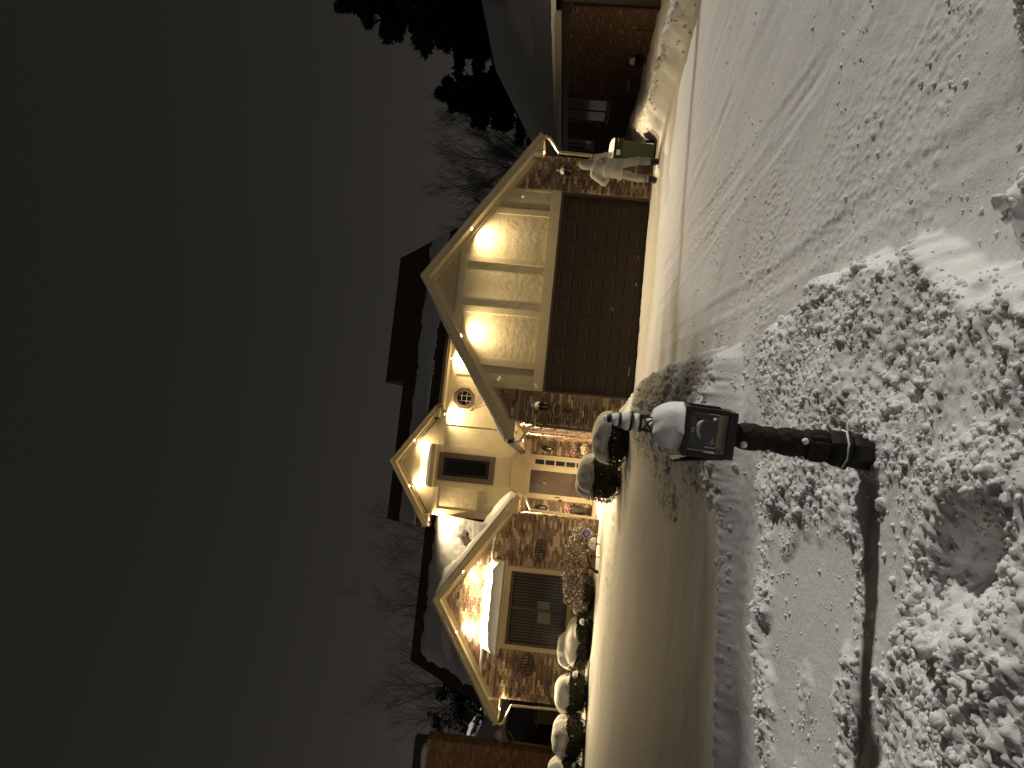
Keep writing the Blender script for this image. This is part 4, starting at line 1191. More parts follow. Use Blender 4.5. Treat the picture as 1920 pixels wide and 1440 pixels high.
# mushroom path lights
def path_light(x, y, h, cap, label, hat=True):
    z0 = H1(x, y) - 0.03
    p = empty('path_light', (x, y, z0))
    MB().tube([(0, 0, 0), (0, 0, h)], 0.012, 6).build('stake', M['black_metal'], p)
    c = MB(); c.lathe([(0.03, h - 0.05), (0.035, h), (0.10, h + 0.02), (0.095, h + 0.035), (0.02, h + 0.075)], 14); c.build('hat', M['black_metal'], p, smooth=True)
    if cap: snow_dome('snow_cap', (0, 0, h + 0.03), cap * 0.95, cap * 0.95, cap * 0.95, p, int(abs(x) * 10), sq=2, n=20, rings=8, droop=0.015)
    tag(p, label, 'path light', 'garden path lights')
path_light(-3.93, 20.1, 0.14, 0.17, 'path light under a fat dome of snow beside the blue sign')
path_light(-4.20, 19.8, 0.22, 0, 'bare black path light in front of the weeping tree roots')
path_light(-5.95, 20.0, 0.26, 0.10, 'thin path light with a small snow cone right of the low wide shrub')
path_light(-6.05, 20.4, 0.10, 0.10, 'short path light half buried in snow behind the thin one')
path_light(-7.30, 19.9, 0.30, 0.12, 'path light with an egg of snow between the low wide and the round shrub')
path_light(-9.15, 18.9, 0.20, 0.10, 'path light with snow cap between the two leftmost shrubs')

# blue octagonal sign on a stake
sg = empty('yard_sign', (-3.72, 20.3, H1(-3.72, 20.3) - 0.03), PSI)
MB().tube([(0, 0, 0), (0, 0, 0.5)], 0.008, 6).build('stake', M['white_metal'], sg)
octo((0, 0.40), 0.135, -0.018, -0.008).build('face', M['sticker'], sg)
octo((0, 0.40), 0.115, -0.022, -0.019).build('blue_field', M['blue'], sg)
MB().xz([(0, 0.34), (0.05, 0.39), (0.0, 0.45), (-0.05, 0.39)], -0.026, -0.0225).build('emblem', M['sticker'], sg)
disc(0.012, 0.012, -0.029, -0.0265, 10).build('dot', M['black_metal'], sg).location = (0, 0, 0.395)
tag(sg, 'small blue octagonal sign with white border on a stake by the porch', 'sign')

# flower pots by the door
def flower_pot(p, r, hgt, label, petals, fr):
    f = empty('flower_pot', hw(*p), PSI)
    b = MB(); b.lathe([(r * 0.45, 0), (r * 0.5, 0.02), (r * 0.62, hgt * 0.4), (r * 0.95, hgt * 0.9), (r, hgt), (r * 0.85, hgt), (r * 0.8, hgt * 0.93)], 16); b.build('urn', M['urn'], f, smooth=True)
    st_ = MB()
    for k in range(16):
        a = random.uniform(0, 6.28); st_.tube([(0, 0, hgt * 0.9), (0.4 * r * math.cos(a), 0.4 * r * math.sin(a), hgt + 0.1), (1.1 * r * math.cos(a), 0.9 * r * math.sin(a), hgt + random.uniform(0.08, 0.24))], 0.004, 4)
    st_.build('stems', M['leaf'], f)
    P = rng.normal(0, 1, (fr, 3)); P /= np.linalg.norm(P, axis=1, keepdims=True); P = P * rng.random((fr, 1)) ** 0.3 * np.array([0.17, 0.14, 0.13]) + np.array([0, -0.02, hgt + 0.13])
    leaf_cloud('blossoms', P, rng.normal(size=P.shape), 0.022, M[petals], f, 0.9)
    leaf_cloud('leaves', P[: fr // 3] * np.array([1, 1, 0.9]), rng.normal(size=(fr // 3, 3)), 0.02, M['leaf'], f)
    tag(f, label, 'flower pot', 'flower pots by the entrance')
flower_pot((-2.90, 6.95, 0.66), 0.15, 0.34, 'dark urn of pink flowers left of the front door', 'petal', 240)
flower_pot((-1.06, 6.95, 0.70), 0.13, 0.28, 'urn of pink and white flowers right of the front door', 'petal', 200)
flower_pot((-0.98, 6.2, 0.40), 0.14, 0.28, 'urn of creamy white flowers behind the right snow-capped shrub', 'petal_white', 240)
for nm_, p_, hgt_, lab in (('plant_stand', (-2.90, 6.95, 0.36), 0.30, 'dark stand under the left urn of pink flowers'), ('plant_stand', (-1.06, 6.95, 0.36), 0.34, 'dark stand under the urn of pink and white flowers')):
    q = empty(nm_, hw(*p_), PSI)
    disc(0.11, 0.11, -0.006, 0.006, 16).build('top', M['urn'], q).matrix_local = Matrix.Translation((0, 0, hgt_ - 0.006)) @ Matrix.Rotation(R(90), 4, 'X')
    for k in range(3):
        a = R(120 * k + 20); MB().tube([(0.09 * math.cos(a), 0.09 * math.sin(a), hgt_ - 0.012), (0.12 * math.cos(a), 0.12 * math.sin(a), 0)], 0.01, 5).build('leg', M['black_metal'], q)
    tag(q, lab, 'plant stand', 'plant stands')

# ------------------------------------------------------------------ yard lamp post
LX, LY = -0.165, 3.72
lamp = empty('lamp_post', (LX, LY, H1(LX, LY) - 0.02), R(-3))
lamp.location.z = 0.18; lz = 0.02
lamp.rotation_euler = (R(0.5), R(2.1), R(-4))
def L_(prof): return [(r_, z_ + lz) for r_, z_ in prof]
MB().lathe(L_([(0.088, -0.25), (0.088, 0.10), (0.080, 0.125)]), 8, rot=R(22.5)).build('base', M['black_metal'], lamp, bevel=0.004)
MB().lathe(L_([(0.080, 0.126), (0.100, 0.135), (0.100, 0.150), (0.086, 0.165), (0.090, 0.19), (0.078, 0.215), (0.070, 0.225)]), 8, rot=R(22.5)).build('collar', M['bronze'], lamp, bevel=0.003)
sn = MB(); sn.lathe(L_([(0.082, 0.148), (0.099, 0.1505), (0.094, 0.158), (0.084, 0.160)]), 8, rot=R(22.5)); sn.build('snow_ring', M['snow'], lamp, smooth=True)
sh = []
for k in range(41):
    t_ = k / 40; zz = 0.225 + t_ * 0.445
    r_ = 0.068 - 0.020 * t_
    if zz < 0.31: r_ += 0.008 * math.sin((zz - 0.225) / 0.085 * math.pi)
    elif zz < 0.335: r_ += 0.010
    elif zz < 0.475: r_ += 0.010 * math.sin((zz - 0.335) / 0.14 * math.pi) - 0.004
    elif zz < 0.515: r_ += 0.006
    else: r_ += 0.014 * math.sin((zz - 0.515) / 0.155 * math.pi) - 0.004
    sh.append((r_, zz))
def shaft_fn(a, z):
    z -= lz
    if z < 0.31: return 1 + 0.07 * math.cos(14 * a)
    if z < 0.335: return 1
    if z < 0.475: return 1 + 0.06 * math.sin(9 * a + 5 * math.sin(z * 70))
    if z < 0.515: return 1
    return 1 + 0.085 * abs(math.sin(5 * a + z * 58))
MB().lathe(L_(sh), 56, fn=shaft_fn).build('shaft', M['bronze'], lamp, smooth=True)
bx = MB(); bx.ball((0.02, -0.066, 0.345 + lz), 0.016); bx.ball((-0.055, -0.035, 0.50 + lz), 0.014); bx.ball((-0.035, -0.058, 0.62 + lz), 0.017); bx.ball((-0.06, -0.02, 0.33 + lz), 0.015)
bx.build('caught_snow', M['snow'], lamp, smooth=True)['kind'] = 'stuff'
# lantern
Z0, Z1, HWD = 0.672 + lz, 0.905 + lz, 0.104
lb = MB(); lb.box(-HWD - 0.006, HWD + 0.006, -HWD - 0.006, HWD + 0.006, Z0, Z0 + 0.042); lantern = lb.build('lantern', M['black_metal'], lamp, bevel=0.004)
for sx in (-1, 1):
    for sy in (-1, 1):
        pbox('corner_bar', M['black_metal'], lantern, sx * HWD - 0.012, sx * HWD + 0.012, sy * HWD - 0.012, sy * HWD + 0.012, Z0 + 0.0425, Z1 - 0.02, bevel=0.003)
tp = MB(); tp.box(-HWD - 0.012, HWD + 0.012, -HWD - 0.012, HWD + 0.012, Z1 - 0.0195, Z1 + 0.008); tp.build('top_frame', M['black_metal'], lantern, bevel=0.004)
for sy in (-1, 1):
    y_ = sy * (HWD - 0.004)
    pbox('pane', M['glass'], lantern, -HWD + 0.0125, HWD - 0.0125, y_ - 0.001, y_ + 0.001, Z0 + 0.043, Z1 - 0.02)
for sx in (-1, 1):
    x_ = sx * (HWD - 0.004)
    pbox('pane', M['glass'], lantern, x_ - 0.001, x_ + 0.001, -HWD + 0.0125, HWD - 0.0125, Z0 + 0.043, Z1 - 0.02)
# inner frame, disc and bulb
zc = Z0 + 0.105
for (a, b, c, d) in ((-0.078, -0.064, Z0 + 0.055, Z1 - 0.03), (0.064, 0.078, Z0 + 0.055, Z1 - 0.03), (-0.0635, 0.0635, Z0 + 0.055, Z0 + 0.068), (-0.0635, 0.0635, Z1 - 0.075, Z1 - 0.03)):
    pbox('inner_frame', M['black_metal'], lantern, a, b, 0.040, 0.052, c, d, bevel=0.003)
dd = disc(0.046, 0.046, -0.012, 0.012, 28).build('reflector', M['black_metal'], lantern, bevel=0.002); dd.location = (0.006, 0.02, zc)
pbox('back_panel', M['black_metal'], lantern, -0.0635, 0.0635, 0.056, 0.064, Z0 + 0.069, Z1 - 0.076)
pbox('back_panel', M['black_metal'], lantern, -0.092, 0.092, 0.066, 0.074, Z0 + 0.10, Z1 - 0.021)
ar = MB(); ar.tube([(0.006 + 0.053 * math.cos(R(q)), 0.0, zc + 0.053 * math.sin(R(q))) for q in range(35, 150, 10)], [0.003, 0.006, 0.009, 0.010, 0.011, 0.011, 0.011, 0.010, 0.009, 0.007, 0.005, 0.003], 6)
ar.build('bright_crescent', M['snow'], lantern, smooth=True)  # added white arc in place of a bright gap seen through the lantern
for q in (-1, 1):
    MB().ball((q * 0.054, 0.03, Z0 + 0.074), 0.012, 8, 6, 0.8).build('bright_corner', M['snow'], lantern, smooth=True)  # added white dots in place of bright gaps at the frame corners
bu = MB(); bu.ball((0, -0.02, Z1 - 0.048), 0.013, 14, 9); bu.build('knob', M['brass'], lantern, smooth=True)
br = MB(); br.tube([(0.006, 0.02, zc + 0.04), (0.0, 0.0, Z1 - 0.05), (0, 0, Z1 - 0.02)], 0.008, 6); br.build('socket', M['black_metal'], lantern)
# loose side panel splayed out on the left
lp = MB(); lp.slab((-0.112, -0.085, Z0 + 0.05), (-0.150, -0.080, Z1 + 0.03), (-0.150, 0.080, Z1 + 0.03), (-0.112, 0.085, Z0 + 0.05), 0.002); lp.build('side_pane', M['glass'], lantern)
for q in (-0.082, 0.082):
    MB().tube([(-0.113, q, Z0 + 0.045), (-0.151, q, Z1 + 0.035)], 0.005, 4).build('pane_edge', M['black_metal'], lantern)
MB().tube([(-0.151, -0.082, Z1 + 0.035), (-0.151, 0.082, Z1 + 0.035)], 0.004, 4).build('pane_edge', M['black_metal'], lantern)
# snow dome on the lantern roof, finial above
snow_dome('snow_cap', (0.004, 0, Z1 + 0.006), 0.116, 0.116, 0.150, lamp, 41, sq=2.5, n=56, rings=22, droop=0.002, wob=0.06)
MB().lathe([(0.03, Z1 + 0.12), (0.014, Z1 + 0.150), (0.004, Z1 + 0.168)], 12, (-0.004, -0.02, 0)).build('snow_peak', M['snow'], lamp, smooth=True)
zf = Z1 + 0.135
for q in (-1, 1):
    for w_ in (-1, 1):
        MB().box(q * 0.033 - 0.004, q * 0.033 + 0.004, w_ * 0.033 - 0.004, w_ * 0.033 + 0.004, zf, zf + 0.062).build('cupola_post', M['black_metal'], lamp)
for zz in (zf, zf + 0.062):
    MB().box(-0.042, 0.042, -0.042, 0.042, zz - 0.005, zz + 0.005).build('cupola_plate', M['black_metal'], lamp, bevel=0.002)
for q in (-1, 1):
    MB().tube([(-0.031 * q, -0.033, zf + 0.006), (0.031 * q, -0.033, zf + 0.057)], 0.004, 5).build('cross_brace', M['black_metal'], lamp)
pbox('cupola_snow', M['snow'], lamp, -0.022, 0.022, -0.02, 0.02, zf + 0.006, zf + 0.035, bevel=0.008)
def fin(prof, mat, nm): MB().lathe([(r_, zf + z_) for r_, z_ in prof], 20).build(nm, mat, lamp, smooth=True)
fin([(0.030, 0.068), (0.041, 0.072), (0.042, 0.085), (0.036, 0.100)], M['snow'], 'snow_roll')
fin([(0.036, 0.098), (0.048, 0.103), (0.047, 0.113), (0.03, 0.120)], M['black_metal'], 'finial_ring')
fin([(0.044, 0.1135), (0.047, 0.125), (0.040, 0.146), (0.026, 0.155)], M['snow'], 'snow_roll')
fin([(0.024, 0.152), (0.034, 0.158), (0.032, 0.166), (0.02, 0.172)], M['black_metal'], 'finial_ring')
fin([(0.030, 0.1665), (0.033, 0.178), (0.026, 0.194), (0.014, 0.200)], M['snow'], 'snow_roll')
fin([(0.012, 0.196), (0.021, 0.204), (0.022, 0.212), (0.015, 0.222)], M['black_metal'], 'finial_ball')
fin([(0.015, 0.2215), (0.014, 0.230), (0.005, 0.241)], M['snow'], 'snow_tip')
tag(lamp, 'ornate black lamp post with snow-domed lantern standing in the snowbank', 'lamp post')

# ------------------------------------------------------------------ person (one continuous surface from a distance field)
def surface_nets(fn, lo, hi, step):
    lo = np.array(lo, float); hi = np.array(hi, float)
    n = np.ceil((hi - lo) / step).astype(int) + 1
    g = [lo[i] + step * np.arange(n[i]) for i in range(3)]
    P = np.stack(np.meshgrid(*g, indexing='ij'), -1)
    D = fn(P.reshape(-1, 3)).reshape(n)
    s = D < 0
    cx = n - 1
    cnt = np.zeros(cx, int); acc = np.zeros((*cx, 3))
    cor = [(a, b, c) for a in (0, 1) for b in (0, 1) for c in (0, 1)]
    def sl(o): return tuple(slice(o[i], o[i] + cx[i]) for i in range(3))
    for a in cor:
        for ax in range(3):
            if a[ax] == 1: continue
            b = list(a); b[ax] = 1; b = tuple(b)
            da, db = D[sl(a)], D[sl(b)]
            cr = (da < 0) != (db < 0)
            t = np.where(cr, da / np.where(cr, da - db, 1), 0)
            p = np.stack([np.full(cx, float(a[i])) for i in range(3)], -1); p[..., ax] += t
            acc += np.where(cr[..., None], p, 0); cnt += cr
    act = cnt > 0
    idx = -np.ones(cx, int); idx[act] = np.arange(act.sum())
    ijk = np.argwhere(act)
    V = lo + step * (ijk + acc[act] / cnt[act][:, None])
    F = []
    for ax in range(3):
        b, c = (ax + 1) % 3, (ax + 2) % 3
        A = [slice(None)] * 3; B = [slice(None)] * 3
        A[ax] = slice(0, -1); B[ax] = slice(1, None)
        cr = s[tuple(A)] != s[tuple(B)]
        e_ = np.argwhere(cr)
        e_ = e_[(e_[:, b] > 0) & (e_[:, c] > 0) & (e_[:, b] < n[b] - 1) & (e_[:, c] < n[c] - 1)]
        q = []
        for db_, dc_ in ((-1, -1), (0, -1), (0, 0), (-1, 0)):
            k = e_.copy(); k[:, b] += db_; k[:, c] += dc_
            q.append(idx[k[:, 0], k[:, 1], k[:, 2]])
        q = np.stack(q, 1)
        flip = ~s[tuple(e_.T)]
        q[flip] = q[flip][:, ::-1]
        F.append(q)
    return V, np.concatenate(F)
def cone(P, a, b, ra, rb):
    a, b = np.array(a, float), np.array(b, float)
    t = np.clip(((P - a) @ (b - a)) / ((b - a) @ (b - a)), 0, 1)
    return np.linalg.norm(P - a - t[:, None] * (b - a), axis=1) - (ra + (rb - ra) * t)
def econe(P, a, b, ra, rb):      # flattened cone along z: radii (rx, ry) at both ends
    t = np.clip((P[:, 2] - a[2]) / (b[2] - a[2]), 0, 1)
    cx = a[0] + (b[0] - a[0]) * t; cy = a[1] + (b[1] - a[1]) * t
    rx = ra[0] + (rb[0] - ra[0]) * t; ry = ra[1] + (rb[1] - ra[1]) * t
    q = np.sqrt(((P[:, 0] - cx) / rx) ** 2 + ((P[:, 1] - cy) / ry) ** 2)
    d = (q - 1) * np.minimum(rx, ry)
    dz = np.maximum(a[2] - P[:, 2], P[:, 2] - b[2])
    return np.maximum(d, dz)
def smin(a, b, k):
    h = np.clip(0.5 + 0.5 * (b - a) / k, 0, 1)
    return b + (a - b) * h - k * h * (1 - h)
def person_field(P):
    d = cone(P, (-0.11, 0.02, 0.86), (-0.165, 0.05, 0.47), 0.105, 0.085)                   # left leg
    d = smin(d, cone(P, (-0.165, 0.05, 0.47), (-0.18, 0.0, 0.12), 0.088, 0.078), 0.03)
    r = cone(P, (0.10, 0.02, 0.86), (0.20, 0.10, 0.49), 0.105, 0.088)
    r = smin(r, cone(P, (0.20, 0.10, 0.49), (0.20, 0.03, 0.12), 0.09, 0.08), 0.03)
    d = smin(d, r, 0.03)
    for x, y, a in ((-0.18, 0.0, -0.25), (0.20, 0.03, 0.35)):                                # boots
        d = smin(d, cone(P, (x, y, 0.16), (x, y, 0.06), 0.062, 0.055), 0.015)
        d = smin(d, cone(P, (x, y - 0.02, 0.05), (x + 0.16 * math.sin(a), y + 0.17 * math.cos(a), 0.045), 0.048, 0.045), 0.02)
    t = econe(P, (-0.015, 0.0, 0.80), (0.0, 0.02, 1.22), (0.225, 0.165), (0.215, 0.15))      # jacket
    t = smin(t, econe(P, (0.0, 0.02, 1.18), (0.01, 0.04, 1.45), (0.215, 0.15), (0.165, 0.11)), 0.05)
    t = smin(t, cone(P, (-0.14, 0.03, 1.43), (0.15, 0.04, 1.46), 0.085, 0.085), 0.07)
    la = cone(P, (-0.19, 0.03, 1.42), (-0.335, 0.02, 1.19), 0.082, 0.07)                    # left arm bent forward
    la = smin(la, cone(P, (-0.335, 0.02, 1.18), (-0.24, 0.24, 1.12), 0.07, 0.055), 0.04)
    ra = cone(P, (0.20, 0.05, 1.44), (0.27, 0.16, 1.22), 0.08, 0.066)                        # right arm to the bin
    ra = smin(ra, cone(P, (0.27, 0.16, 1.21), (0.32, 0.40, 1.13), 0.064, 0.05), 0.04)
    t = smin(t, smin(la, ra, 0.01), 0.05)
    d = smin(d, t, 0.012)
    hd = np.sqrt((((P - np.array([0.03, 0.06, 1.65])) / np.array([0.113, 0.128, 0.145])) ** 2).sum(1)) - 1  # hood
    d = smin(d, hd * 0.113, 0.05)
    d = smin(d, cone(P, (0.015, 0.05, 1.48), (0.02, 0.05, 1.56), 0.085, 0.09), 0.04)
    face = np.sqrt((((P - np.array([0.055, 0.125, 1.645])) / np.array([0.075, 0.085, 0.105])) ** 2).sum(1)) - 1
    d = smin(d, face * 0.075, 0.008)
    d = smin(d, cone(P, (0.078, 0.205, 1.66), (0.088, 0.228, 1.632), 0.010, 0.016), 0.012)   # nose
    d = np.maximum(d, -(np.linalg.norm(P - np.array([0.052, 0.212, 1.672]), axis=1) - 0.014))
    d = np.maximum(d, -(np.linalg.norm(P - np.array([0.108, 0.196, 1.672]), axis=1) - 0.014))
    # hands with five bent fingers
    for (hx_, hy_, hz_, sx) in ((-0.22, 0.275, 1.115, 1), (0.33, 0.435, 1.115, -1)):
        h = cone(P, (hx_ - 0.02, hy_, hz_), (hx_ + 0.02, hy_ + 0.03, hz_ - 0.01), 0.034, 0.032)
        for k in range(4):
            bx_ = hx_ - 0.034 + 0.023 * k; ln = (0.030, 0.040, 0.037, 0.028)[k]
            f = cone(P, (bx_, hy_ + 0.04, hz_), (bx_, hy_ + 0.05 + ln, hz_ - 0.012), 0.0105, 0.010)
            f = np.minimum(f, cone(P, (bx_, hy_ + 0.05 + ln, hz_ - 0.012), (bx_, hy_ + 0.05 + ln, hz_ - 0.045), 0.010, 0.0085))
            h = smin(h, f, 0.006)
        h = smin(h, cone(P, (hx_ + sx * 0.035, hy_ + 0.005, hz_), (hx_ + sx * 0.062, hy_ + 0.045, hz_ - 0.015), 0.013, 0.0105), 0.01)
        d = smin(d, h, 0.012)
    fold = 0.010 * n3(P * np.array([9, 9, 15.0]), 3) + 0.006 * n3(P * np.array([16, 16, 30.0]), 4)
    cl = np.where((P[:, 2] > 0.2) & (P[:, 2] < 1.5) & (P[:, 1] < 0.30), 1.0, 0.0)
    return d + fold * cl
PX, PY = 5.07, 17.45
PV, PF = surface_nets(person_field, (-0.46, -0.24, -0.02), (0.46, 0.56, 1.84), 0.0095)
pz = H1(PX, PY)
person = np_mesh('person', PV, PF, None)
person.location = (PX, PY, pz - 0.015)
person.rotation_euler = (0, 0, R(-12))
M['coat'] = material('coat', (0.50, 0.48, 0.43), 0.85, spec=0.2, var=(4, (0.45, 0.43, 0.39)), bump=[(45, 0.2, 0.004)])
M['trousers'] = material('trousers', (0.40, 0.39, 0.37), 0.85, spec=0.2, var=(5, (0.34, 0.33, 0.32)), bump=[(45, 0.2, 0.004)])
M['hood'] = material('hood', (0.30, 0.30, 0.29), 0.9, spec=0.2, var=(6, (0.35, 0.35, 0.34)))
M['boot'] = material('boot', (0.012, 0.012, 0.012), 0.6, var=(12, (0.02, 0.02, 0.02)))
M['skin'] = material('skin', (0.55, 0.33, 0.22), 0.6, var=(10, (0.5, 0.29, 0.2)))
me = person.data
for k in ('coat', 'trousers', 'hood', 'boot', 'skin'): me.materials.append(M[k])
C_ = PV[PF].mean(1)
mi = np.zeros(len(PF), int)
mi[C_[:, 2] < 0.815] = 1
mi[C_[:, 2] < 0.205] = 3
mi[C_[:, 2] > 1.525] = 2
fc_ = (C_[:, 2] > 1.54) & (C_[:, 2] < 1.745) & (C_[:, 1] > 0.155)
mi[fc_] = 4
hd_ = (C_[:, 2] > 1.0) & (C_[:, 2] < 1.2) & (((C_[:, 0] < 0) & (C_[:, 1] > 0.262)) | ((C_[:, 0] > 0) & (C_[:, 1] > 0.425)))
mi[hd_] = 4
if len(me.polygons) == len(mi): me.polygons.foreach_set('material_index', mi.astype(np.int32))
me.update()
hem = MB(); prof = []
for k in range(40):
    a = 2 * math.pi * k / 40
    prof.append((-0.015 + 0.238 * math.cos(a) * (1 + 0.03 * math.sin(5 * a)), 0.178 * math.sin(a) * (1 + 0.03 * math.sin(4 * a + 1))))
v = [(x, y, 0.80 + 0.006 * math.sin(3 * i)) for i, (x, y) in enumerate(prof)] + [(x * 0.97, y * 0.96, 0.90) for x, y in prof]
hem.add(v, [(i, (i + 1) % 40, (i + 1) % 40 + 40, i + 40) for i in range(40)]); hem.build('jacket_hem', M['coat'], person, smooth=True)
bd = MB()
for k in range(20):
    a0, a1 = 2 * math.pi * k / 20, 2 * math.pi * (k + 1) / 20
    bd.tube([(-0.175 + 0.086 * math.cos(a0), 0.01 + 0.086 * math.sin(a0), 0.27), (-0.175 + 0.086 * math.cos(a1), 0.01 + 0.086 * math.sin(a1), 0.27)], 0.010, 5, False)
bd.build('trouser_band', M['boot'], person)
tag(person, 'person in pale hooded coat, light trousers and black boots, seen from behind at the bin', 'person')

# ------------------------------------------------------------------ wheeled bin
bx0, by0 = 5.80, 18.55
wb = empty('wheeled_bin', (bx0, by0, H1(bx0, by0) - 0.01), R(-14))
b = MB()
def rect(hx_, hy0, hy1, z): return [(-hx_, hy0, z), (hx_, hy0, z), (hx_, hy1, z), (-hx_, hy1, z)]
v = rect(0.20, -0.22, 0.24, 0.05) + rect(0.225, -0.26, 0.28, 0.55) + rect(0.25, -0.30, 0.30, 0.80) + rect(0.285, -0.34, 0.33, 0.84) + rect(0.285, -0.34, 0.33, 0.96)
f = [(3, 2, 1, 0), (16, 17, 18, 19)]
for a in range(4):
    for k in range(4): f.append((a * 4 + k, a * 4 + (k + 1) % 4, (a + 1) * 4 + (k + 1) % 4, (a + 1) * 4 + k))
b.add(v, f); b.build('body', M['green_plastic'], wb, bevel=0.02)
rimb = MB(); rimb.box(-0.290, 0.290, -0.345, 0.335, 0.80, 0.9615); rimb.build('collar', M['black_plastic'], wb, bevel=0.012)
lid = MB(); lid.box(-0.295, 0.295, -0.36, 0.34, 0.962, 1.01); lid.build('lid', M['black_plastic'], wb, bevel=0.02)
MB().tube([(-0.25, 0.40, 0.98), (0.25, 0.40, 0.98)], 0.018, 8).build('handle', M['black_plastic'], wb)
for sx in (-1, 1):
    MB().tube([(sx * 0.26, 0.26, 0.13), (sx * 0.31, 0.26, 0.13)], 0.13, 18).build('wheel', M['black_plastic'], wb)
snow_dome('snow_cap', (0, -0.01, 1.008), 0.29, 0.35, 0.10, wb, 51, sq=6, droop=0.0, wob=0.03)
pbox('sticker', M['sticker'], wb, -0.10, 0.02, -0.351, -0.346, 0.875, 0.945)
pbox('sticker', M['sticker'], wb, -0.10, 0.02, -0.351, -0.346, 0.85, 0.865)
pbox('sticker', M['sticker'], wb, 0.20, 0.27, -0.351, -0.346, 0.915, 0.93)
tag(wb, 'dark green wheeled bin with snow-topped black lid beside the person', 'bin')

# ------------------------------------------------------------------ neighbour's brick house on the right
NX = 9.7
nh = empty('neighbor_house', (NX, 19.3, 0))
def nbx(name, mat, parent, x0, x1, y0, y1, z0, z1): return pbox(name, M[mat], parent, x0, x1, y0, y1, z0, z1)
nbx('wall', 'mortar', nh, 0, 10.5, 0, 17.2, -0.3, 2.55)
nb = MB()
NW = ((6.3, 8.5, 1.0, 2.44), (10.5, 11.75, 1.38, 2.42))
def nok(a, b, za, zb):
    for (y0, y1, z0, z1) in NW:
        if b > y0 and a < y1 and zb > z0 and za < z1: return False
    return True
for (a, b_, za, zb, k) in brick_cells(0.02, 17.0, 0.05, 2.36, nok, 31):
    d = 0.014 + random.uniform(-0.003, 0.004)
    nb.box(-d, 0.01, a, b_, za, zb)
o = nb.build('brickwork', M['brick_red'], nh); o['kind'] = 'stuff'
nbx('frieze_board', 'brown_frame', nh, -0.03, -0.001, 0.0, 17.2, 2.37, 2.56)
nbx('soffit', 'brown_frame', nh, -0.44, -0.031, -0.4, 17.2, 2.57, 2.59)
nbx('gutter', 'white_metal', nh, -0.55, -0.44, -0.4, 17.6, 2.56, 2.69)
for i_, (y0, y1, z0, z1) in enumerate(NW):
    wn = nbx('window', 'dark_room', nh, -0.006, -0.002, y0 + 0.06, y1 - 0.06, z0 + 0.06, z1 - 0.06)
    for (a, b_, c, d) in ((y0, y0 + 0.08, z0, z1), (y1 - 0.08, y1, z0, z1), (y0 + 0.081, y1 - 0.081, z1 - 0.08, z1), (y0 + 0.081, y1 - 0.081, z0, z0 + 0.08), ((y0 + y1) / 2 - 0.03, (y0 + y1) / 2 + 0.03, z0 + 0.081, z1 - 0.081)):
        nbx('frame', 'brown_frame', wn, -0.045, -0.0065, a, b_, c, d)
    nbx('pane', 'glass', wn, -0.022, -0.019, y0 + 0.082, y1 - 0.082, z0 + 0.082, z1 - 0.082)
    nbx('sill', 'trim', wn, -0.10, -0.0065, y0 - 0.05, y1 + 0.05, z0 - 0.07, z0 - 0.001)
MB().tube([(-0.50, -0.1, 2.56), (-0.46, -0.08, 2.45), (-0.08, 0.0, 2.28), (-0.06, 0.0, 0.1)], 0.045, 4).build('downspout', M['brown_frame'], nh)
nbx('brick_ledge', 'brown_frame', nh, -0.04, -0.017, 3.4, 3.95, 0.55, 0.70)
nr = MB()
x_r, z_e, sl_ = 5.3, 2.70, 0.62
zr_ = z_e + sl_ * (x_r + 0.5)
A = (-0.5, -1.6, z_e); B = (-0.5, 17.7, z_e); Cc = (x_r, 17.7 - (x_r + 0.5), zr_); D_ = (x_r, -1.6, zr_)
E_ = (x_r * 2 + 0.5, 17.7, z_e); F_ = (x_r * 2 + 0.5, -1.6, z_e)
nr.add([A, B, Cc, D_, E_, F_], [(0, 3, 2, 1), (1, 2, 4), (3, 5, 4, 2), (0, 1, 4, 5), (0, 5, 3)])
nroof = nr.build('roof', M['shingle'], nh)
def cov_n(s, t):        # bare wedge of shingles towards the ridge
    yy = -1.6 + s * 19.3; tt = t
    wedge = np.maximum((tt - 0.985), np.minimum((tt - 0.52) * 3, (10.2 - yy - (1 - tt) * 10.5) * 0.6))
    hipc = (17.6 - (t * 5.8) - yy) * 3
    return np.minimum(1, np.minimum(np.minimum(-wedge * 6 + 0.0, hipc), 1) + 0.0)
snow_sheet('snow', (-0.5, -1.6, z_e + 0.002), (0, 19.3, 0), (5.8, 0, sl_ * 5.8), 160, 60, 0.13, cov_n, nroof, seed=44)
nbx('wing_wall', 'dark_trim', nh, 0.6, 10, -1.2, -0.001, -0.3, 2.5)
ub = empty('utility_box', (NX - 0.16, 23.9, H1(NX - 0.16, 23.9)))
MB().box(-0.13, 0.14, -0.28, 0.28, -0.1, 0.34).build('cabinet', M['brown_frame'], ub, bevel=0.01)
MB().box(-0.15, 0.14, -0.30, 0.30, 0.341, 0.37).build('cover', M['white_metal'], ub, bevel=0.008)
tag(ub, 'low beige utility box against the neighbor\'s brick wall', 'utility box')
hs = empty('hose_reel', (NX - 0.02, 22.2, H1(NX - 0.2, 22.2) + 0.25))
for k in range(5):
    t_ = MB(); n = 18; r_ = 0.17 - 0.012 * (k % 2)
    t_.tube([(-0.05 - 0.03 * k, r_ * math.cos(2 * math.pi * i / n), r_ * math.sin(2 * math.pi * i / n)) for i in range(n + 1)], 0.013, 5, False); t_.build('hose_loop', M['black_plastic'], hs)
MB().box(-0.22, 0.0, -0.05, 0.05, -0.03, 0.03).build('bracket', M['black_metal'], hs)
snow_dome('snow_cap', (-0.12, 0, 0.15), 0.10, 0.17, 0.09, hs, 55, sq=2, n=18, rings=7)
tag(hs, 'coiled dark hose with a tuft of snow hung on the neighbor\'s wall', 'hose')
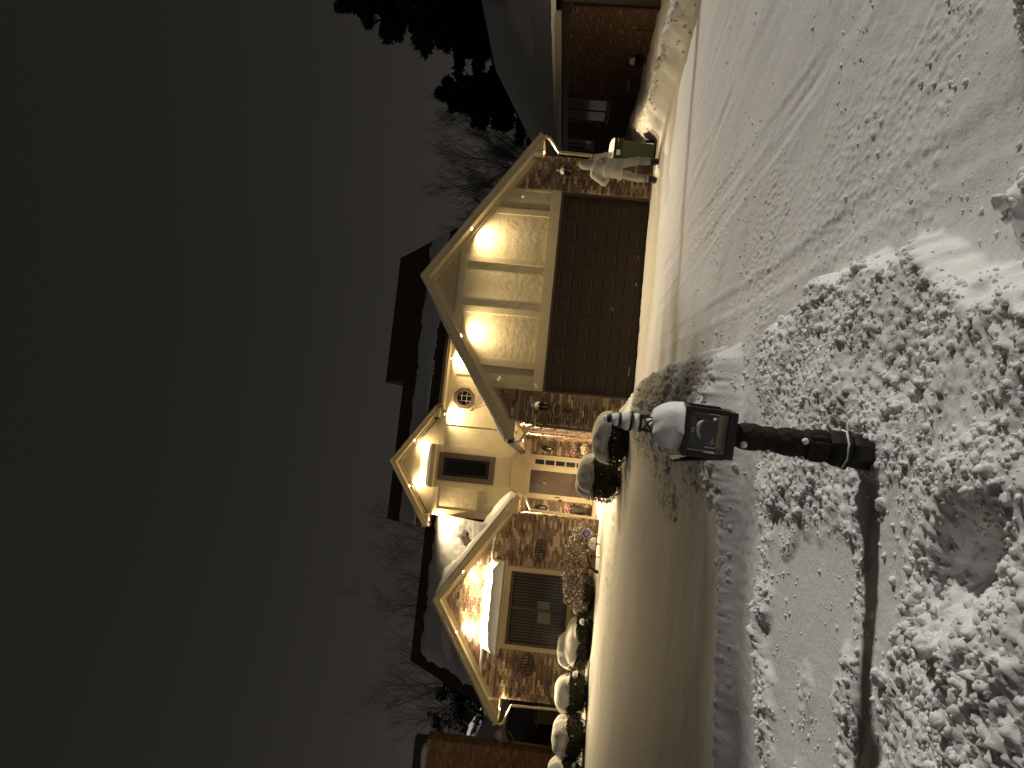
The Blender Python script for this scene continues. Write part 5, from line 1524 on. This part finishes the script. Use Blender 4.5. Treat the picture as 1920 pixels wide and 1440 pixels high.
sp_o = empty('faucet_pipe', (NX - 0.02, 20.3, 0.3))
MB().tube([(0, 0, 0.38), (-0.08, 0.02, 0.36), (-0.10, 0.05, 0.2), (-0.09, 0.02, -0.2)], 0.012, 6).build('pipe', M['black_plastic'], sp_o)
MB().ball((-0.05, 0, 0.39), 0.03).build('tap', M['white_metal'], sp_o)
tag(sp_o, 'thin black pipe bent out of the neighbor\'s wall near the corner', 'pipe')
tag(nh, 'low brown brick house with snowy hip roof beyond the garage on the right', 'house')

# ------------------------------------------------------------------ neighbour on the left: chimney and eaves
lh = empty('chimney_house', (-13.0, 26.0, 0))
ch_ = pbox('chimney', M['mortar'], lh, -1.2, 0.70, 0, 0.62, -0.2, 5.12)
cbm = MB()
for (a, b_, za, zb, k) in brick_cells(-1.2, 0.70, 0.05, 5.1, lambda *q: True, 41): cbm.box(a, b_, -0.014 - random.uniform(0, 0.004), 0.01, za, zb)
for (a, b_, za, zb, k) in brick_cells(0.0, 0.62, 0.05, 5.1, lambda *q: True, 42): cbm.box(0.69, 0.714 + random.uniform(0, 0.004), a, b_, za, zb)
o = cbm.build('brickwork', M['brick_brightened'], lh); o['kind'] = 'stuff'
pbox('chimney_cap', M['dark_trim'], lh, -1.05, 0.60, 0.08, 0.56, 5.121, 5.55)
snow_dome('snow_cap', (0.05, 0.05, 5.122), 0.55, 0.10, 0.16, lh, 61, sq=2.5, n=20, rings=7)
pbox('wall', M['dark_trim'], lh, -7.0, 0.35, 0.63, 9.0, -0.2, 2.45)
rf = MB(); rf.slab((-7.0, -0.1, 2.52), (1.05, -0.1 + 0.75, 2.52), (1.05, 9.4, 2.52), (-7.0, 9.4, 2.52), 0.1); rf.add([(1.05, 0.66, 2.53), (1.05, 9.4, 2.53), (-3, 9.4, 4.3), (-3, 0.66, 4.3)], [(0, 1, 2, 3)])
lroof = rf.build('roof', M['shingle'], lh)
snow_sheet('snow', (1.05, 0.66, 2.54), (0, 8.7, 0), (-4.05, 0, 1.77), 50, 40, 0.20, lambda s, t: np.minimum(1, (s + 0.05) * 10), lroof, seed=62)
m = MB(); m.xz([(0.72, 2.38), (1.10, 2.50), (1.10, 2.62), (0.72, 2.62)], 0.45, 0.66); m.build('eave_return', M['trim'], lh)
snow_dome('eave_snow', (0.92, 0.5, 2.62), 0.22, 0.25, 0.26, lh, 63, sq=2.2, n=20, rings=8)
m = MB(); m.tube([(1.08, 0.5, 2.42), (0.98, 0.5, 2.30), (0.78, 0.4, 2.18), (0.74, 0.4, 0.2)], 0.035, 5); m.build('downspout', M['trim'], lh)
m = MB(); m.xz([(-1.0, 2.30), (-0.05, 2.42), (-0.05, 2.58), (-1.0, 2.58)], -0.55, -0.03); m.build('porch_eave', M['trim'], lh)
snow_dome('eave_snow', (-0.6, -0.3, 2.58), 0.62, 0.24, 0.34, lh, 64, sq=2.2, n=24, rings=8)
MB().tube([(-0.10, -0.45, 2.36), (-0.16, -0.42, 2.22), (-0.32, -0.2, 2.08), (-0.34, -0.1, 0.2)], 0.035, 5).build('downspout', M['trim'], lh)
tag(lh, 'neighboring house with tall brown brick chimney and snowy eaves at the left edge', 'house')
shd = empty('shed', (-11.6, 28.5, 0))
pbox('wall', M['siding'], shd, -0.8, 1.3, 0, 2.5, -0.2, 1.55)
m = MB(); m.slab((-0.9, -0.15, 1.45), (1.45, -0.15, 1.75), (1.45, 2.7, 1.75), (-0.9, 2.7, 1.45), 0.06); sro = m.build('roof', M['dark_trim'], shd)
pbox('rake_board', M['trim'], shd, -0.9, 1.45, -0.19, -0.151, 1.40, 1.46)
pbox('door', M['trim'], shd, 0.1, 0.75, -0.03, -0.001, -0.1, 1.2)
tag(shd, 'small beige shed half hidden between the left wing and the chimney', 'shed')

# ------------------------------------------------------------------ trees
def bare_tree(x, y, h, spread, label, seed, levels=4, lean=0.0, name='bare_tree', group='bare trees behind the houses', thick=1.0):
    rd = random.Random(seed)
    t = empty(name, (x, y, H1(x, y) - 0.1))
    trunk = MB(); twigs = MB()
    def grow(p, d, ln, r, lv):
        seg = 4 if lv < 3 else 3
        pts, rad = [p], [r]
        for k in range(seg):
            d = (d + Vector((rd.uniform(-.16, .16), rd.uniform(-.16, .16), 0.05 if lv else 0.0))).normalized()
            p = p + d * ln / seg
            pts.append(p); rad.append(max(0.004, r * (1 - 0.55 * (k + 1) / seg)))
        (trunk if lv < 1 else twigs).tube(pts, rad, 7 if lv < 1 else (5 if lv < 2 else 3), False)
        if lv >= levels: return
        n = rd.randint(5, 7) if lv else rd.randint(7, 9)
        for k in range(n):
            q = rd.uniform(0.35 if lv == 0 else 0.2, 1.0); i = min(seg - 1, int(q * seg)); f_ = q * seg - i
            pp = pts[i].lerp(pts[i + 1], f_)
            side = Vector((rd.uniform(-1, 1), rd.uniform(-1, 1), rd.uniform(-0.1, 0.6))).normalized()
            nd = (d * 0.75 + side * spread).normalized()
            grow(pp, nd, ln * rd.uniform(0.42, 0.62), max(0.005, rad[i] * 0.5), lv + 1)
    grow(Vector((0, 0, 0)), Vector((lean, 0, 1)).normalized(), h * 0.68, 0.10 * thick * h / 8, 0)
    trunk.build('trunk', M['bark'], t, smooth=True)
    twigs.build('crown', M['twig'], t)
    tag(t, label, 'tree', group)
def conifer(x, y, h, r, label, seed, n=9000, name='pine_tree', group='dark evergreens', base=0.08, droop=0.25, irregular=0.25, size=0.16):
    rd = np.random.default_rng(seed)
    t = empty(name, (x, y, H1(x, y) - 0.1))
    MB().tube([(0, 0, 0), (0.05, 0, h * 0.5), (0, 0, h * 0.98)], [0.022 * h, 0.014 * h, 0.02], 8).build('trunk', M['bark'], t, smooth=True)
    br = MB(); P, N = [], []
    nb_ = int(h * 9)
    for k in range(nb_):
        q = base + (1 - base) * (k + rd.random()) / nb_
        z = h * q
        L = r * (1 - q) ** 0.75 * (1 + irregular * rd.normal()) + 0.25
        a = rd.random() * 6.283
        d = np.array([math.cos(a), math.sin(a)])
        m_ = max(10, int(n / nb_ * (0.4 + 1.2 * (1 - q))))
        s = rd.random(m_) ** 0.7
        pts = np.stack([d[0] * L * s, d[1] * L * s, z - droop * L * s ** 1.5 + 0.12 * L * s ** 3], 1)
        w_ = 0.28 * L * (1 - 0.6 * s)
        pts[:, 0] += -d[1] * rd.normal(0, 1, m_) * w_ * 0.6; pts[:, 1] += d[0] * rd.normal(0, 1, m_) * w_ * 0.6
        pts[:, 2] += rd.normal(0, 0.10, m_)
        P.append(pts)
        br.tube([(0, 0, z), (d[0] * L * 0.6, d[1] * L * 0.6, z - droop * L * 0.4), (d[0] * L * 0.95, d[1] * L * 0.95, z - droop * L * 0.8)], [0.04, 0.02, 0.008], 4, False)
    br.build('branches', M['bark'], t)
    P = np.concatenate(P)
    leaf_cloud('crown', P, np.tile(np.array([0, 0, 1.0]), (len(P), 1)), size, M['needle'], t, 0.35, 0.6)
    tag(t, label, 'tree', group)
conifer(19.2, 40, 15.2, 4.6, 'tall ragged dark pine behind the neighbor\'s roof at the right edge', 1, 60000, base=0.12, droop=0.12, irregular=0.35, size=0.26)
conifer(15.4, 41, 9.6, 3.6, 'shorter dark pine left of the tall one behind the neighbor\'s roof', 2, 40000, base=0.1, droop=0.12, irregular=0.35, size=0.26)
conifer(22.5, 43, 13.0, 4.2, 'dark pine filling the corner behind the tall ragged pine', 5, 40000, base=0.1, droop=0.12, irregular=0.35, size=0.26)
conifer(-13.4, 33, 5.6, 2.4, 'dark evergreen between the left wing and the brick chimney', 3, 6000, droop=0.15, irregular=0.35)
conifer(-16.0, 36, 6.2, 2.6, 'dark evergreen behind the brick chimney', 4, 5000, droop=0.15, irregular=0.35)
bx_ = [(13.2, 47, 9.6, 'bare thin tree just left of the dark pines'), (12.4, 44, 8.6, 'bare bushy tree in front of the thin tree by the pines'), (10.6, 48, 9.4, 'bare wide tree far behind the garage eave'), (11.6, 46, 9.2, 'bare tree second to the left of the dark pines'), (15.6, 50, 10.8, 'bare tall tree partly behind the shorter pine'), (9.6, 45, 8.2, 'bare tree above the right end of the garage roof'), (8.0, 44, 7.4, 'bare low tree beside the garage rake'), (6.2, 42, 7.4, 'bare sparse tree over the garage roof slope')]
for i, (x, y, h, lab) in enumerate(bx_):
    bare_tree(x, y, h, 0.65, lab, 100 + i, 4)
bare_tree(-14.6, 40, 10.2, 0.6, 'bare tree with forked trunk left of the wing roof above the evergreen', 201, 4)
bare_tree(-12.6, 42, 9.6, 0.55, 'bare tree rising behind the sloping end of the rear roof', 202, 4)
bare_tree(-9.6, 44, 10.2, 0.6, 'faint bare treetop behind the middle of the rear roof ridge', 203, 4)
bare_tree(-17.5, 44, 10.0, 0.6, 'bare treetop behind the chimney', 204, 3)
# tall evergreens added out of view to keep the distant light off the roofs
for i, (x, y, h, lab) in enumerate(((22.5, 25.0, 34, 'tall spruce beyond the near end of the neighbor\'s roof'), (22.5, 29.5, 35, 'tall spruce beyond the middle of the neighbor\'s roof'), (23, 34.0, 34, 'tall spruce beyond the far end of the neighbor\'s roof'))):
    conifer(x, y, h, 7.0, lab, 40 + i, 26000, name='added_spruce', group='tall spruces behind the neighbor\'s house', base=0.02, droop=0.3, irregular=0.15, size=0.55)
# broad evergreen added out of view; its shade leaves the lawn to the house lights
def added_shade_tree(x, y, z, rx, ry, rz_, label):
    t = empty('added_shade_tree', (x, y, H1(x, y) - 0.1))
    MB().tube([(0, 0, 0), (0.05, 0.1, z * 0.5), (0, 0, z * 1.2)], [0.16, 0.12, 0.05], 8).build('trunk', M['bark'], t, smooth=True)
    b_ = MB()
    for k in range(26):
        a = random.uniform(0, 6.28); q = random.uniform(0.4, 0.95)
        b_.tube([(0, 0, z * random.uniform(0.55, 1.0)), (rx * q * 0.5 * math.cos(a), ry * q * 0.5 * math.sin(a), z + random.uniform(-0.35, 0.35) * rz_), (rx * q * math.cos(a), ry * q * math.sin(a), z + random.uniform(-0.6, 0.8) * rz_)], [0.06, 0.04, 0.012], 4, False)
    b_.build('branches', M['bark'], t)
    P, D = rounded_points(20000, rx, ry, rz_, 4.0, 0.1)
    P[:, 2] += z
    leaf_cloud('crown', P, D, 0.30, M['needle'], t, 0.4, 0.8)
    tag(t, label, 'tree')
added_shade_tree(13.0, 13.8, 12.5, 2.5, 5.9, 5.9, 'broad high-crowned evergreen on the neighbor\'s side of the drive')
conifer(12.6, 16.4, 4.0, 1.6, 'spruce at the near corner of the neighbor\'s house', 71, 7000, name='added_spruce', group='small spruces by the neighbor\'s house', base=0.03, droop=0.3, irregular=0.2, size=0.2)  # this and the next added out of view to roughen the roof's shadow edge
conifer(12.3, 14.9, 2.8, 1.2, 'small spruce in front of the neighbor\'s corner spruce', 72, 4500, name='added_spruce', group='small spruces by the neighbor\'s house', base=0.03, droop=0.3, irregular=0.2, size=0.2)
